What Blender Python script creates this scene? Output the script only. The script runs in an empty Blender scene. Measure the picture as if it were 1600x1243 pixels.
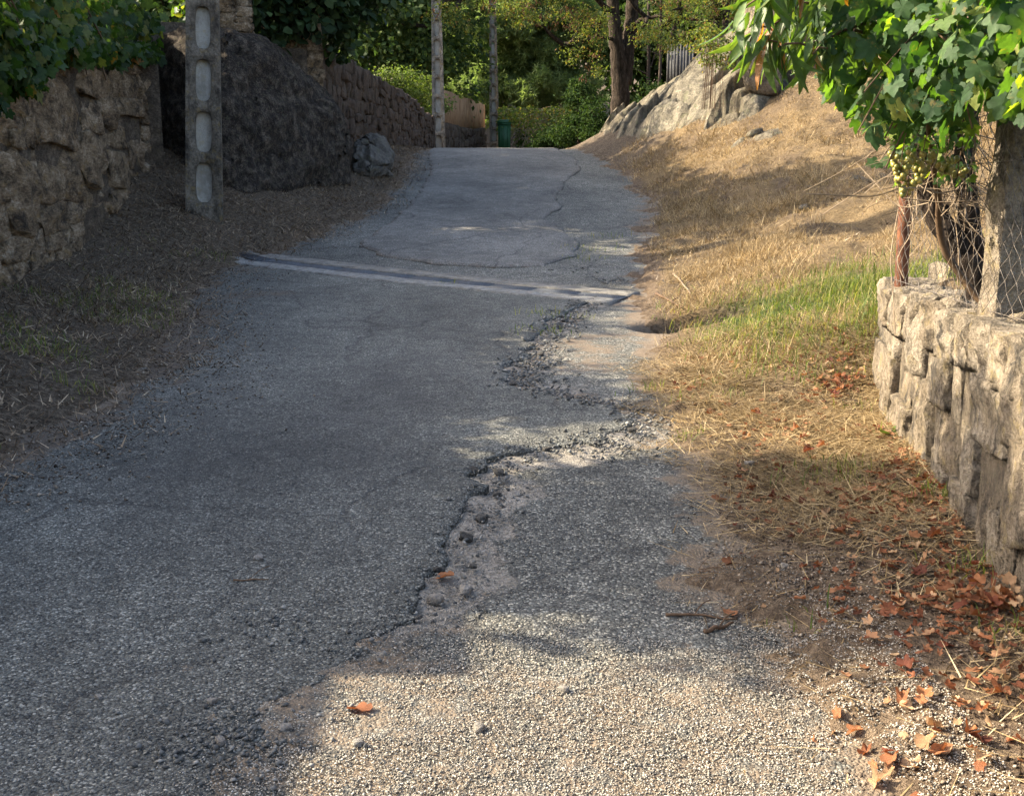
import bpy, bmesh, math, random
import numpy as np
from mathutils import Vector, Matrix, noise as mnoise

random.seed(7)
RNG = np.random.default_rng(11)
R = math.radians
scene = bpy.context.scene
COL = scene.collection

# ------------------------------------------------------------------ camera, sky, sun, exposure
FPX, IW, IH, HORIZON = 1715.0, 1600.0, 1243.0, 270.0
CAM = np.array([0.0, 0.0, 1.5])
PITCH = math.atan((IH / 2 - HORIZON) / FPX)
cam_d = bpy.data.cameras.new('camera')
cam_d.sensor_width = 36.0
cam_d.lens = FPX / IW * 36.0
cam_d.clip_end = 1500
cam_o = bpy.data.objects.new('camera', cam_d)
COL.objects.link(cam_o)
cam_o.location = CAM
cam_o.rotation_euler = (math.pi / 2 - PITCH, 0, 0)
scene.camera = cam_o

SUN_EL, SUN_FWD = R(33), R(12)          # sun stands to the left, a little ahead of the camera
to_sun = Vector((-math.cos(SUN_EL) * math.cos(SUN_FWD), math.cos(SUN_EL) * math.sin(SUN_FWD), math.sin(SUN_EL)))
world = bpy.data.worlds.new('World')
scene.world = world
world.use_nodes = True
wn = world.node_tree
bg = wn.nodes['Background']
sky = wn.nodes.new('ShaderNodeTexSky')
sky.sky_type = 'NISHITA'
sky.sun_disc = False
sky.sun_elevation = SUN_EL
sky.sun_rotation = math.atan2(to_sun.x, to_sun.y)
sky.dust_density = 4.0
sky.air_density = 0.8
sky.ozone_density = 0.5
wn.links.new(sky.outputs[0], bg.inputs[0])
bg.inputs[1].default_value = 0.15
sun_d = bpy.data.lights.new('sun', 'SUN')
sun_d.energy = 4.3
sun_d.angle = R(0.53)
sun_d.color = (1.0, 0.86, 0.66)
sun_o = bpy.data.objects.new('sun', sun_d)
COL.objects.link(sun_o)
sun_o.rotation_euler = to_sun.to_track_quat('Z', 'Y').to_euler()
sun_o.location = (-20, 5, 20)
vs = scene.view_settings
vs.view_transform = 'Standard'
vs.look = 'None'
vs.gamma = 1.0
vs.use_curve_mapping = False
vs.exposure = 1.95
scene.render.engine = 'CYCLES'
scene.cycles.max_bounces = 6
scene.cycles.diffuse_bounces = 3
scene.cycles.transmission_bounces = 4
scene.cycles.transparent_max_bounces = 6
scene.cycles.sample_clamp_indirect = 6.0

# ------------------------------------------------------------------ numeric helpers
def sstep(a, b, x):
    t = np.clip((x - a) / (b - a), 0, 1)
    return t * t * (3 - 2 * t)

def _hash(ix, iy, s):
    h = (ix.astype(np.int64) * 374761393 + iy.astype(np.int64) * 668265263 + s * 1442695041) & 0xffffffff
    h = ((h ^ (h >> 13)) * 1274126177) & 0xffffffff
    return ((h ^ (h >> 16)) & 0xffffff) / float(0xffffff)

def vnoise(x, y, s=0):
    ix, iy = np.floor(x), np.floor(y)
    fx, fy = x - ix, y - iy
    fx = fx * fx * (3 - 2 * fx)
    fy = fy * fy * (3 - 2 * fy)
    a, b = _hash(ix, iy, s), _hash(ix + 1, iy, s)
    c, d = _hash(ix, iy + 1, s), _hash(ix + 1, iy + 1, s)
    return (a + (b - a) * fx) * (1 - fy) + (c + (d - c) * fx) * fy

def fbm(x, y, scale=1.0, oct=4, s=0):
    """value noise, about -1..1"""
    r, amp, tot = 0, 1.0, 0
    for o in range(oct):
        r = r + amp * (vnoise(x * scale + 17.3 * o, y * scale - 9.1 * o, s + o) * 2 - 1)
        tot += amp
        amp *= 0.5
        scale *= 2.03
    return r / tot * 1.5

class Curve:
    T = np.arange(-90, 420, 0.05)
    def __init__(self, knots, sigma=0.5):
        k = np.array(knots, float)
        v = np.interp(self.T, k[:, 0], k[:, 1])
        n = int(sigma * 4 / 0.05)
        g = np.exp(-0.5 * (np.arange(-n, n + 1) * 0.05 / sigma) ** 2)
        g /= g.sum()
        self.v = np.convolve(np.pad(v, n, mode='edge'), g, mode='valid')
    def __call__(self, y):
        return np.interp(y, self.T, self.v)

# ------------------------------------------------------------------ the lie of the land
zr = Curve([(-90, -2.5), (0, 0), (3, .11), (6, .22), (9, .34), (11, .45), (13, .65), (15, .90), (17, 1.17), (19, 1.46),
            (21, 1.75), (22.5, 1.92), (24, 2.0), (27, 2.03), (35, 2.0), (60, 2.0), (75, 2.6), (420, 75)], 0.6)
xl = Curve([(-90, -2.6), (0, -2.6), (4.5, -2.45), (5.8, -2.15), (7.3, -2.3), (9, -2.7), (11, -3.0), (13, -2.6), (15, -2.0),
            (17, -1.8), (20, -1.85), (24, -1.95), (34, -1.6), (50, .2), (60, 4), (80, 14)], 0.4)
xr = Curve([(-90, .85), (0, .85), (5, .85), (6.5, .85), (9, 1.1), (11, 1.3), (12.3, 1.4), (14, 1.65), (16.5, 1.95), (20, 1.8),
            (22, 1.5), (24, 1.2), (34, 1.7), (50, 3.6), (60, 8), (80, 18)], 0.35)
cl = Curve([(-90, .2), (0, .2), (8, .26), (11, .31), (13, .42), (15, .38), (17, .32), (20, .15), (24, .05), (60, .02)], 0.6)
sb = Curve([(-90, .35), (7, .33), (9, .29), (12, .27), (15, .31), (16.5, .45), (18, .72), (20, .92), (24, .85), (28, .6), (45, .12), (90, .05)], 0.6)
wl = Curve([(-90, -3.9), (8.3, -3.9), (13.5, -4.5), (15.5, -4.6), (17.8, -3.35), (34.5, -2.75), (50, -1.3), (60, 1.5), (80, 10)], 0.3)
hl = Curve([(-90, 1.7), (13, 1.7), (16, 1.7), (20, 1.2), (34, .6), (70, .2)], 0.6)

def wallx(y):                      # face of the right hand retaining wall
    return 1.62 + (np.clip(y, -5, 6.5) - 3.31) * 0.156

HOLE = (1.50, 8.45)
def base(x, y):
    z = zr(y)
    tl = np.clip(xl(y) - x, 0, 2.6)
    z = z + cl(y) * tl * tl / (tl + .25)
    tr = np.clip(x - xr(y), 0, None)
    e = tr * tr / (tr + .45)
    off = 5.0 * (1 - np.exp(-sb(y) * e / 5.0))
    w = sstep(5.5, 7.6, y)
    zo = z + .10 * e * (1 - w) + off * w
    m = sstep(wallx(y) + .10, wallx(y) + .26, x) * (1 - sstep(5.75, 6.35, y))
    zo = zo + (0.90 + .14 * np.clip(x - 2.0, 0, 8) - zo) * m
    ml = 1 - sstep(wl(y) - .5, wl(y) - .25, x)
    zo = zo + hl(y) * ml
    d2 = ((x - HOLE[0]) / .46) ** 2 + ((y - HOLE[1] + .12 * (x - HOLE[0])) / .30) ** 2
    zo = zo - .62 * np.exp(-d2 ** 3)
    return zo

def ground_z(x, y):
    b = base(x, y)
    din = np.minimum(x - xl(y), xr(y) - x) + .16 * fbm(x, y, 1.7, 3, 5) + .14 * fbm(x, y, 9, 3, 15)
    inside = sstep(-.22, .22, din)
    n = fbm(x, y, 2.2, 3, 9)
    lump = fbm(x, y, .55, 3, 21)
    bank = sstep(7, 10, y) * sstep(.5, 2.0, x - xr(y))
    return b + (1 - inside) * (.032 + .026 * n + .03 * lump + bank * (.07 * lump + .06 * n)) - .05 * inside

# pixel -> point helpers (the depth is always a real one)
def ray(px, py):
    u = (np.asarray(px, float) - IW / 2) / FPX
    v = (IH / 2 - np.asarray(py, float)) / FPX
    cp, sp = math.cos(PITCH), math.sin(PITCH)
    return u, cp + v * sp, -sp + v * cp
def P(px, py, Y):
    dx, dy, dz = ray(px, py)
    t = Y / dy
    return Vector((float(dx * t), float(Y), float(CAM[2] + dz * t)))
_YS = np.concatenate([np.arange(1.2, 12, .01), np.arange(12, 30, .03)])
def G(px, py):
    """where the view ray through a photo pixel meets the land"""
    dx, dy, dz = ray(px, py)
    t = _YS / dy
    h = CAM[2] + dz * t - base(dx * t, _YS)
    i = int(np.argmax(h < 0)) if (h < 0).any() else len(_YS) - 1
    return np.array([dx * t[i], _YS[i]])

# ------------------------------------------------------------------ mesh helpers
def fast_mesh(name, verts, faces, smooth=False):
    """faces: int array (n,k) or list of such arrays"""
    if not isinstance(faces, (list, tuple)):
        faces = [faces]
    faces = [np.asarray(f, np.int32) for f in faces if len(f)]
    me = bpy.data.meshes.new(name)
    verts = np.ascontiguousarray(verts, np.float32)
    me.vertices.add(len(verts))
    me.vertices.foreach_set('co', verts.ravel())
    idx = np.concatenate([f.ravel() for f in faces])
    tot = np.concatenate([np.full(len(f), f.shape[1], np.int32) for f in faces])
    start = np.concatenate([[0], np.cumsum(tot)[:-1]]).astype(np.int32)
    me.loops.add(len(idx))
    me.loops.foreach_set('vertex_index', idx)
    me.polygons.add(len(tot))
    me.polygons.foreach_set('loop_start', start)
    me.polygons.foreach_set('loop_total', tot)
    if smooth:
        me.polygons.foreach_set('use_smooth', np.ones(len(tot), bool))
    me.update(calc_edges=True)
    me.validate()
    return me

def add_attr(me, name, vals):
    a = me.attributes.new(name, 'FLOAT', 'POINT')
    a.data.foreach_set('value', np.ascontiguousarray(vals, np.float32))

def obj(name, me, mat=None, parent=None, loc=None):
    o = bpy.data.objects.new(name, me)
    COL.objects.link(o)
    if mat is not None and me is not None and len(me.materials) == 0:
        me.materials.append(mat)
    if parent is not None:
        o.parent = parent
    if loc is not None:
        o.location = loc
    return o

def tag(o, label=None, cat=None, group=None, kind=None):
    if label: o['label'] = label
    if cat: o['category'] = cat
    if group: o['group'] = group
    if kind: o['kind'] = kind
    return o

def empty(name, loc, label, cat, group=None):
    o = bpy.data.objects.new(name, None)
    o.empty_display_size = .1
    COL.objects.link(o)
    o.location = loc
    return tag(o, label, cat, group)

def put(o, root):
    """parent o (built in world coordinates) under root, keeping its place"""
    o.parent = root
    o.matrix_parent_inverse = Matrix.Translation(root.location).inverted() if root.rotation_euler[2] == 0 else root.matrix_basis.inverted()
    return o

class MB:
    """collects simple solids into one mesh"""
    def __init__(self): self.v, self.q, self.t = [], [], []
    def add(self, v, q=(), t=()):
        n = sum(len(a) for a in self.v)
        self.v.append(np.asarray(v, float))
        if len(q): self.q.append(np.asarray(q) + n)
        if len(t): self.t.append(np.asarray(t) + n)
    def box(self, c, s, rz=0.0, taper=1.0):
        x, y, z = np.array(s) / 2
        p = np.array([[-x, -y, -z], [x, -y, -z], [x, y, -z], [-x, y, -z],
                      [-x * taper, -y * taper, z], [x * taper, -y * taper, z], [x * taper, y * taper, z], [-x * taper, y * taper, z]])
        cr, sr = math.cos(rz), math.sin(rz)
        p = np.stack([p[:, 0] * cr - p[:, 1] * sr, p[:, 0] * sr + p[:, 1] * cr, p[:, 2]], 1) + np.array(c)
        self.add(p, [[0, 3, 2, 1], [4, 5, 6, 7], [0, 1, 5, 4], [1, 2, 6, 5], [2, 3, 7, 6], [3, 0, 4, 7]])
    def tube(self, path, rad, sides=6, cap=True):
        path = np.asarray(path, float)
        n = len(path)
        rad = np.broadcast_to(np.asarray(rad, float), (n,))
        tan = np.gradient(path, axis=0)
        tan /= np.linalg.norm(tan, axis=1)[:, None] + 1e-9
        ref = np.array([0, 0, 1.0]) if abs(tan[0][2]) < .9 else np.array([1.0, 0, 0])
        vs_ = []
        u = np.cross(tan[0], ref); u /= np.linalg.norm(u)
        for i in range(n):
            u = u - tan[i] * np.dot(u, tan[i]); u /= np.linalg.norm(u) + 1e-9
            w = np.cross(tan[i], u)
            a = np.arange(sides) / sides * 2 * math.pi
            vs_.append(path[i] + rad[i] * (np.cos(a)[:, None] * u + np.sin(a)[:, None] * w))
        v = np.concatenate(vs_)
        k = np.arange(sides)
        q = np.concatenate([np.stack([i * sides + k, i * sides + (k + 1) % sides, (i + 1) * sides + (k + 1) % sides, (i + 1) * sides + k], 1) for i in range(n - 1)])
        t = []
        if cap:
            v = np.concatenate([v, path[:1], path[-1:]])
            t = np.concatenate([np.stack([(k + 1) % sides, k, np.full(sides, n * sides)], 1),
                                np.stack([(n - 1) * sides + k, (n - 1) * sides + (k + 1) % sides, np.full(sides, n * sides + 1)], 1)])
        self.add(v, q, t)
    def mesh(self, name, smooth=False):
        f = []
        if self.q: f.append(np.concatenate(self.q))
        if self.t: f.append(np.concatenate(self.t))
        return fast_mesh(name, np.concatenate(self.v), f, smooth)

def curve_pts(pts, n=10, jitter=0.0, rnd=random):
    """smooth path through a few points"""
    pts = [np.array(p, float) for p in pts]
    pts = [2 * pts[0] - pts[1]] + pts + [2 * pts[-1] - pts[-2]]
    out = []
    for i in range(1, len(pts) - 2):
        p0, p1, p2, p3 = pts[i - 1:i + 3]
        for k in range(n):
            t = k / n
            out.append(.5 * (2 * p1 + (p2 - p0) * t + (2 * p0 - 5 * p1 + 4 * p2 - p3) * t * t + (3 * p1 - p0 - 3 * p2 + p3) * t ** 3))
    out.append(pts[-2])
    out = np.array(out)
    if jitter:
        out[1:-1] += np.array([[rnd.gauss(0, jitter) for _ in range(3)] for _ in range(len(out) - 2)])
    return out

# ------------------------------------------------------------------ materials
class NT:
    def __init__(self, name):
        self.m = bpy.data.materials.new(name)
        self.m.use_nodes = True
        self.t = self.m.node_tree
        self.b = self.t.nodes['Principled BSDF']
        self.out = self.t.nodes['Material Output']
    def n(self, kind, **kw):
        nd = self.t.nodes.new(kind)
        for k, v in kw.items(): setattr(nd, k, v)
        return nd
    def link(self, a, b): self.t.links.new(a, b)
    def set(self, sock, v):
        if isinstance(v, bpy.types.NodeSocket): self.link(v, sock)
        elif v is not None: sock.default_value = v
    def pos(self): return self.n('ShaderNodeNewGeometry').outputs['Position']
    def obco(self): return self.n('ShaderNodeTexCoord').outputs['Object']
    def orand(self): return self.n('ShaderNodeObjectInfo').outputs['Random']
    def irand(self): return self.n('ShaderNodeNewGeometry').outputs['Random Per Island']
    def attr(self, name):
        a = self.n('ShaderNodeAttribute'); a.attribute_name = name
        return a.outputs['Fac']
    def noise(self, vec, scale, detail=4, rough=.6, dist=0):
        nd = self.n('ShaderNodeTexNoise')
        self.set(nd.inputs['Vector'], vec)
        nd.inputs['Scale'].default_value = scale
        nd.inputs['Detail'].default_value = detail
        nd.inputs['Roughness'].default_value = rough
        nd.inputs['Distortion'].default_value = dist
        return nd.outputs['Fac']
    def vor(self, vec, scale, feature='F1', rnd=1.0):
        nd = self.n('ShaderNodeTexVoronoi', feature=feature)
        self.set(nd.inputs['Vector'], vec)
        nd.inputs['Scale'].default_value = scale
        nd.inputs['Randomness'].default_value = rnd
        return nd
    def ramp(self, fac, stops, interp='LINEAR'):
        nd = self.n('ShaderNodeValToRGB')
        cr = nd.color_ramp
        cr.interpolation = interp
        while len(cr.elements) < len(stops): cr.elements.new(.5)
        for e, (p, c) in zip(cr.elements, stops):
            e.position = p
            e.color = (*c, 1) if not isinstance(c, (int, float)) else (c, c, c, 1)
        self.set(nd.inputs[0], fac)
        return nd.outputs[0]
    def mix(self, fac, a, b, mode='MIX'):
        nd = self.n('ShaderNodeMix', data_type='RGBA', blend_type=mode)
        self.set(nd.inputs[0], fac)
        for s, v in ((nd.inputs[6], a), (nd.inputs[7], b)):
            if isinstance(v, (tuple, list)) and len(v) == 3: v = (*v, 1)
            self.set(s, v)
        return nd.outputs[2]
    def math(self, op, a, b=None, clamp=False):
        nd = self.n('ShaderNodeMath', operation=op, use_clamp=clamp)
        self.set(nd.inputs[0], a)
        if b is not None: self.set(nd.inputs[1], b)
        return nd.outputs[0]
    def scale(self, vec, s):
        nd = self.n('ShaderNodeMapping')
        self.set(nd.inputs[0], vec)
        nd.inputs['Scale'].default_value = s
        return nd.outputs[0]
    def bump(self, h, strength=.5, dist=.01, chain=None):
        nd = self.n('ShaderNodeBump')
        self.set(nd.inputs['Height'], h)
        nd.inputs['Strength'].default_value = strength
        nd.inputs['Distance'].default_value = dist
        if chain is not None: self.link(chain, nd.inputs['Normal'])
        return nd.outputs[0]
    def fin(self, col, rough=.9, normal=None, spec=.25, metal=0):
        if isinstance(col, (tuple, list)) and len(col) == 3: col = (*col, 1)
        self.set(self.b.inputs['Base Color'], col)
        self.set(self.b.inputs['Roughness'], rough)
        self.b.inputs['Specular IOR Level'].default_value = spec
        self.b.inputs['Metallic'].default_value = metal
        if normal is not None: self.link(normal, self.b.inputs['Normal'])
        return self.m

def asphalt(name, dark, mid, pale, tint, dustcol, bump=.9, cell=95):
    m = NT(name); p = m.pos()
    v = m.vor(p, cell)
    sep = m.n('ShaderNodeSeparateColor'); m.link(v.outputs['Color'], sep.inputs[0])
    big = m.noise(p, .9, 5, .6); mid_n = m.noise(p, 7, 4, .65)
    chips = m.ramp(sep.outputs[0], [(0, dark), (.45, mid), (.8, mid), (.9, pale), (1, pale)])
    edge = m.ramp(v.outputs['Distance'], [(0, 1.0), (.45, .95), (.75, .35)])
    c = m.mix(1.0, chips, edge, 'MULTIPLY')
    wear = m.ramp(m.math('ADD', m.math('MULTIPLY', big, .6), m.math('MULTIPLY', mid_n, .4)), [(.36, .58), (.5, .95), (.64, 1.45)])
    c = m.mix(1.0, c, wear, 'MULTIPLY')
    c = m.mix(1.0, c, tint, 'MULTIPLY')
    sn = m.math('MULTIPLY', m.attr('stain'), m.ramp(m.noise(p, 2.6, 5, .65), [(.3, .25), (.65, 1)]))
    c = m.mix(m.math('MULTIPLY', sn, .62), c, (.032, .031, .031))
    # fine cracks
    wob = m.n('ShaderNodeTexNoise'); m.link(p, wob.inputs['Vector']); wob.inputs['Scale'].default_value = 3.0; wob.inputs['Detail'].default_value = 5
    crv = m.vor(m.mix(.25, p, wob.outputs['Color']), 1.1, 'DISTANCE_TO_EDGE')
    crack = m.ramp(crv.outputs['Distance'], [(0, 1), (.018, .0)])
    crack = m.math('MULTIPLY', crack, m.ramp(m.noise(p, .8, 2), [(.44, 0), (.54, 1)]))
    c = m.mix(m.math('MULTIPLY', crack, .55), c, (.02, .019, .018))
    d = m.attr('dust')
    dn = m.math('ADD', d, m.math('MULTIPLY', m.math('SUBTRACT', m.noise(p, 16, 5, .7), .5), 1.3))
    dm = m.ramp(dn, [(.45, 0), (.75, 1)])
    dm = m.math('MULTIPLY', dm, m.ramp(d, [(0, 0), (.1, 1)]))
    dc = m.mix(m.ramp(m.noise(p, 60, 3, .7), [(.35, 0), (.65, 1)]), dustcol, tuple(k * 1.5 for k in dustcol))
    c = m.mix(dm, c, dc)
    pa = m.ramp(m.math('ADD', m.attr('pale'), m.math('MULTIPLY', m.math('SUBTRACT', m.noise(p, 11, 5, .7), .5), 1.2)), [(.42, 0), (.62, 1)])
    c = m.mix(m.math('MULTIPLY', pa, m.ramp(m.attr('pale'), [(0, 0), (.12, 1)])), c, m.ramp(m.noise(p, 45, 5, .75), [(.33, (.07, .062, .05)), (.48, (.19, .172, .14)), (.66, (.33, .30, .25))]))
    h = m.math('ADD', m.math('MULTIPLY', m.math('SUBTRACT', 1.0, v.outputs['Distance']), .7), m.math('MULTIPLY', m.noise(p, 160, 3, .7), .3))
    h = m.math('SUBTRACT', h, m.math('MULTIPLY', crack, .8))
    nb = m.bump(h, bump, .008, m.bump(mid_n, .5, .03))
    return m.fin(c, .78, nb, .3)

M = {}
M['asphalt'] = asphalt('asphalt_worn', (.038, .039, .036), (.132, .134, .122), (.29, .29, .265), (1.03, 1.02, .95), (.085, .067, .048), .9, 125)
M['asphalt_old'] = asphalt('asphalt_old', (.042, .042, .039), (.138, .137, .124), (.36, .35, .31), (1.0, 1.0, .94), (.13, .10, .068), 1.0, 115)
M['asphalt_new'] = asphalt('asphalt_patch', (.072, .073, .069), (.150, .152, .143), (.28, .28, .265), (1.05, 1.0, .92), (.1, .08, .06), .6, 120)

def ground_mat():
    m = NT('dry_soil'); p = m.pos()
    straw, litter, green = m.attr('straw'), m.attr('litter'), m.attr('green')
    n1, n2, n3 = m.noise(p, 3.2, 5, .65), m.noise(p, 26, 5, .7), m.noise(p, 120, 3, .7)
    soil = m.ramp(n2, [(.3, (.075, .052, .034)), (.5, (.15, .11, .072)), (.72, (.27, .205, .14))])
    fibre = m.noise(m.scale(p, (9, 90, 40)), 1.5, 4, .7, 1.2)
    strawc = m.mix(m.ramp(m.noise(p, 1.1, 5, .7), [(.45, 0), (.62, .8)]), m.ramp(fibre, [(.3, (.075, .052, .027)), (.5, (.19, .135, .07)), (.7, (.36, .27, .145))]), m.ramp(fibre, [(.3, (.035, .025, .017)), (.5, (.10, .073, .047)), (.7, (.23, .175, .118))]))
    lit = m.ramp(m.math('ADD', m.math('MULTIPLY', n2, .6), m.math('MULTIPLY', n3, .4)),
                 [(.34, (.03, .023, .016)), (.5, (.115, .088, .06)), (.66, (.27, .215, .15))])
    grn = m.ramp(n2, [(.3, (.03, .045, .014)), (.7, (.11, .14, .045))])
    brk = m.math('SUBTRACT', n1, .5)
    c = m.mix(m.ramp(m.math('ADD', straw, m.math('MULTIPLY', brk, 1.2)), [(.35, 0), (.65, 1)]), soil, strawc)
    c = m.mix(m.ramp(m.math('ADD', green, m.math('MULTIPLY', brk, 1.2)), [(.4, 0), (.7, 1)]), c, grn)
    c = m.mix(m.ramp(m.math('ADD', litter, m.math('MULTIPLY', brk, .8)), [(.3, 0), (.7, 1)]), c, lit)
    nb = m.bump(n3, .9, .012, m.bump(n2, .9, .05, m.bump(n1, .6, .1)))
    return m.fin(c, .95, nb, .15)
M['ground'] = ground_mat()

def rock_mat(name, stops, lichen, stain, scale=5.0, bump=1.0, use_obj=True, streak=0.0, fleck=.35, ys=1.0):
    m = NT(name); p = m.obco() if use_obj else m.pos()
    wp = m.pos() if ys == 1.0 else m.scale(m.pos(), (1, ys, 1))
    n1, n2, n3 = m.noise(wp, scale, 6, .68), m.noise(wp, scale * 6, 5, .7), m.noise(wp, 130, 2, .6)
    f = m.math('ADD', m.math('MULTIPLY', n1, .55), m.math('MULTIPLY', n2, .45))
    c = m.ramp(f, stops)
    c = m.mix(m.math('MULTIPLY', m.orand(), .55), c, m.mix(1.0, c, (.62, .55, .46), 'MULTIPLY'))
    c = m.mix(m.ramp(n3, [(.56, 0), (.64, fleck)]), c, (.03, .028, .026))
    li = m.ramp(m.noise(wp, scale * 1.7, 5, .72), [(.55, 0), (.64, 1)])
    c = m.mix(m.math('MULTIPLY', li, .65), c, lichen)
    st = m.noise(m.scale(wp, (1, 1, .42 if ys == 1.0 else .8)), scale * 1.3, 5, .7)
    c = m.mix(m.ramp(st, [(.5, 0), (.66, .75 if not streak else streak)]), c, stain)
    nb = m.bump(n3, .6, .006, m.bump(n2, bump, .03, m.bump(n1, bump, .08)))
    return m.fin(c, .92, nb, .2)
M['granite_warm'] = rock_mat('granite_warm', [(.33, (.06, .05, .036)), (.44, (.20, .168, .122)), (.55, (.36, .31, .235)), (.70, (.54, .48, .385))],
                             (.30, .24, .12), (.045, .042, .037), 7, 1.0, streak=.9)
M['granite_grey'] = rock_mat('granite_grey', [(.32, (.05, .044, .033)), (.44, (.14, .125, .092)), (.55, (.25, .225, .165)), (.70, (.38, .34, .26))],
                             (.17, .175, .10), (.042, .037, .03), 5, 1.0, streak=.85)
M['granite_mid'] = rock_mat('granite_mid', [(.3, (.05, .047, .04)), (.45, (.11, .10, .085)), (.6, (.19, .175, .145)), (.75, (.26, .24, .2))], (.15, .15, .09), (.04, .038, .033), 4, 1.0, streak=.5)
M['granite_dark'] = rock_mat('granite_dark', [(.36, (.009, .007, .005)), (.46, (.030, .024, .018)), (.53, (.082, .066, .05)), (.64, (.24, .20, .15))],
                             (.11, .10, .06), (.010, .009, .008), 9, 1.0, streak=.6)
M['wall_stone'] = rock_mat('wall_stone_brown', [(.34, (.032, .023, .015)), (.44, (.15, .108, .064)), (.53, (.30, .225, .14)), (.65, (.55, .47, .35))],
                           (.25, .16, .06), (.022, .018, .014), 7, 1.0, streak=.85, ys=.4)
M['slate_stone'] = rock_mat('slate_stone', [(.3, (.04, .03, .024)), (.45, (.095, .07, .052)), (.6, (.16, .115, .08)), (.75, (.25, .20, .15))],
                            (.10, .09, .06), (.025, .02, .017), 4, 1.0, streak=.4)
M['mortar'] = rock_mat('wall_mortar', [(.33, (.025, .019, .014)), (.5, (.11, .085, .058)), (.66, (.28, .225, .16))], (.14, .11, .06), (.03, .025, .02), 7, 1.0, streak=.5, ys=.4)
M['mortar_pale'] = rock_mat('wall_fill_pale', [(.3, (.09, .075, .055)), (.5, (.22, .185, .135)), (.7, (.36, .31, .235))], (.25, .22, .14), (.05, .045, .04), 9, 1.0, streak=.6)
M['concrete'] = rock_mat('concrete_pole', [(.34, (.06, .054, .044)), (.48, (.18, .165, .135)), (.62, (.34, .315, .265))], (.22, .16, .06), (.028, .025, .022), 7, .8, streak=.85)
M['concrete_pale'] = rock_mat('concrete_pale', [(.3, (.27, .26, .22)), (.5, (.42, .41, .36)), (.7, (.52, .51, .46))], (.36, .31, .20), (.13, .12, .095), 4, .3, streak=.5, fleck=.3)
M['concrete_edge'] = rock_mat('concrete_edge', [(.34, (.14, .135, .12)), (.47, (.31, .305, .275)), (.62, (.45, .44, .40))], (.36, .33, .26), (.12, .115, .10), 9, .8, streak=.6)
M['chunk'] = rock_mat('asphalt_chunk', [(.3, (.04, .038, .034)), (.5, (.11, .105, .093)), (.7, (.22, .205, .18))], (.16, .14, .11), (.03, .03, .03), 30, .6)
M['pebble'] = rock_mat('pebble_grey', [(.3, (.20, .19, .17)), (.5, (.32, .30, .26)), (.7, (.45, .42, .36))], (.34, .29, .2), (.12, .11, .1), 30, .5)

def chip_mat():
    m = NT('road_chips'); r = m.irand(); p = m.pos()
    c = m.ramp(r, [(0, (.065, .065, .06)), (.45, (.115, .115, .104)), (.8, (.155, .153, .138)), (.95, (.23, .225, .20)), (1, (.36, .35, .31))])
    return m.fin(c, .8, m.bump(m.noise(p, 400, 2), .4, .003), .3)
M['chips'] = chip_mat()
m_ = NT('painted_sun_stone')
M['painted_sun_chips'] = m_.fin(m_.ramp(m_.irand(), [(0, (.20, .175, .135)), (.3, (.34, .305, .24)), (.7, (.45, .41, .335)), (1, (.58, .54, .46))]), .85, None, .25)  # lighter than the road chips: foreground sunlight put into the colour
m_ = NT('verge_crumbs')
M['verge_chips'] = m_.fin(m_.ramp(m_.irand(), [(0, (.03, .022, .016)), (.4, (.10, .075, .052)), (.75, (.22, .175, .125)), (1, (.40, .34, .26))]), .9, None, .2)

def plain(name, stops, scale=20, rough=.8, bump=.3, spec=.3, stretch=None, metal=0, dist=.005):
    m = NT(name); p = m.obco()
    if stretch: p = m.scale(p, stretch)
    n = m.noise(p, scale, 5, .65)
    return m.fin(m.ramp(n, stops), rough, m.bump(n, bump, dist), spec, metal)
M['rust'] = plain('rusty_iron', [(.3, (.04, .016, .009)), (.5, (.11, .043, .021)), (.7, (.21, .09, .042))], 18, .9, .5)
M['grate'] = plain('galvanised_grate', [(.35, (.045, .05, .055)), (.6, (.09, .10, .11))], 30, .55, .3, .5, None, .4)
M['wire'] = plain('wire_rusty', [(.3, (.10, .085, .07)), (.7, (.22, .19, .16))], 40, .6, .1, .4, None, .5)
M['cable'] = plain('cable_grey', [(.3, (.10, .10, .10)), (.7, (.2, .2, .2))], 20, .7, .1)
M['bin_green'] = plain('bin_green_plastic', [(.3, (.012, .06, .02)), (.7, (.02, .085, .03))], 6, .5, .1, .4)
M['tyre'] = plain('rubber_black', [(.3, (.015, .015, .015)), (.7, (.03, .03, .03))], 20, .9, .1)
M['plank'] = plain('weathered_planks', [(.3, (.20, .10, .05)), (.5, (.40, .23, .12)), (.7, (.58, .38, .22))], 3, .85, .4, .2, (9, 9, 1))
M['picket'] = plain('grey_pickets', [(.3, (.035, .035, .036)), (.7, (.075, .075, .075))], 6, .7, .2)
M['panel_grey'] = plain('dark_grey_panel', [(.3, (.05, .055, .06)), (.7, (.09, .095, .10))], 6, .7, .2)

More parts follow.
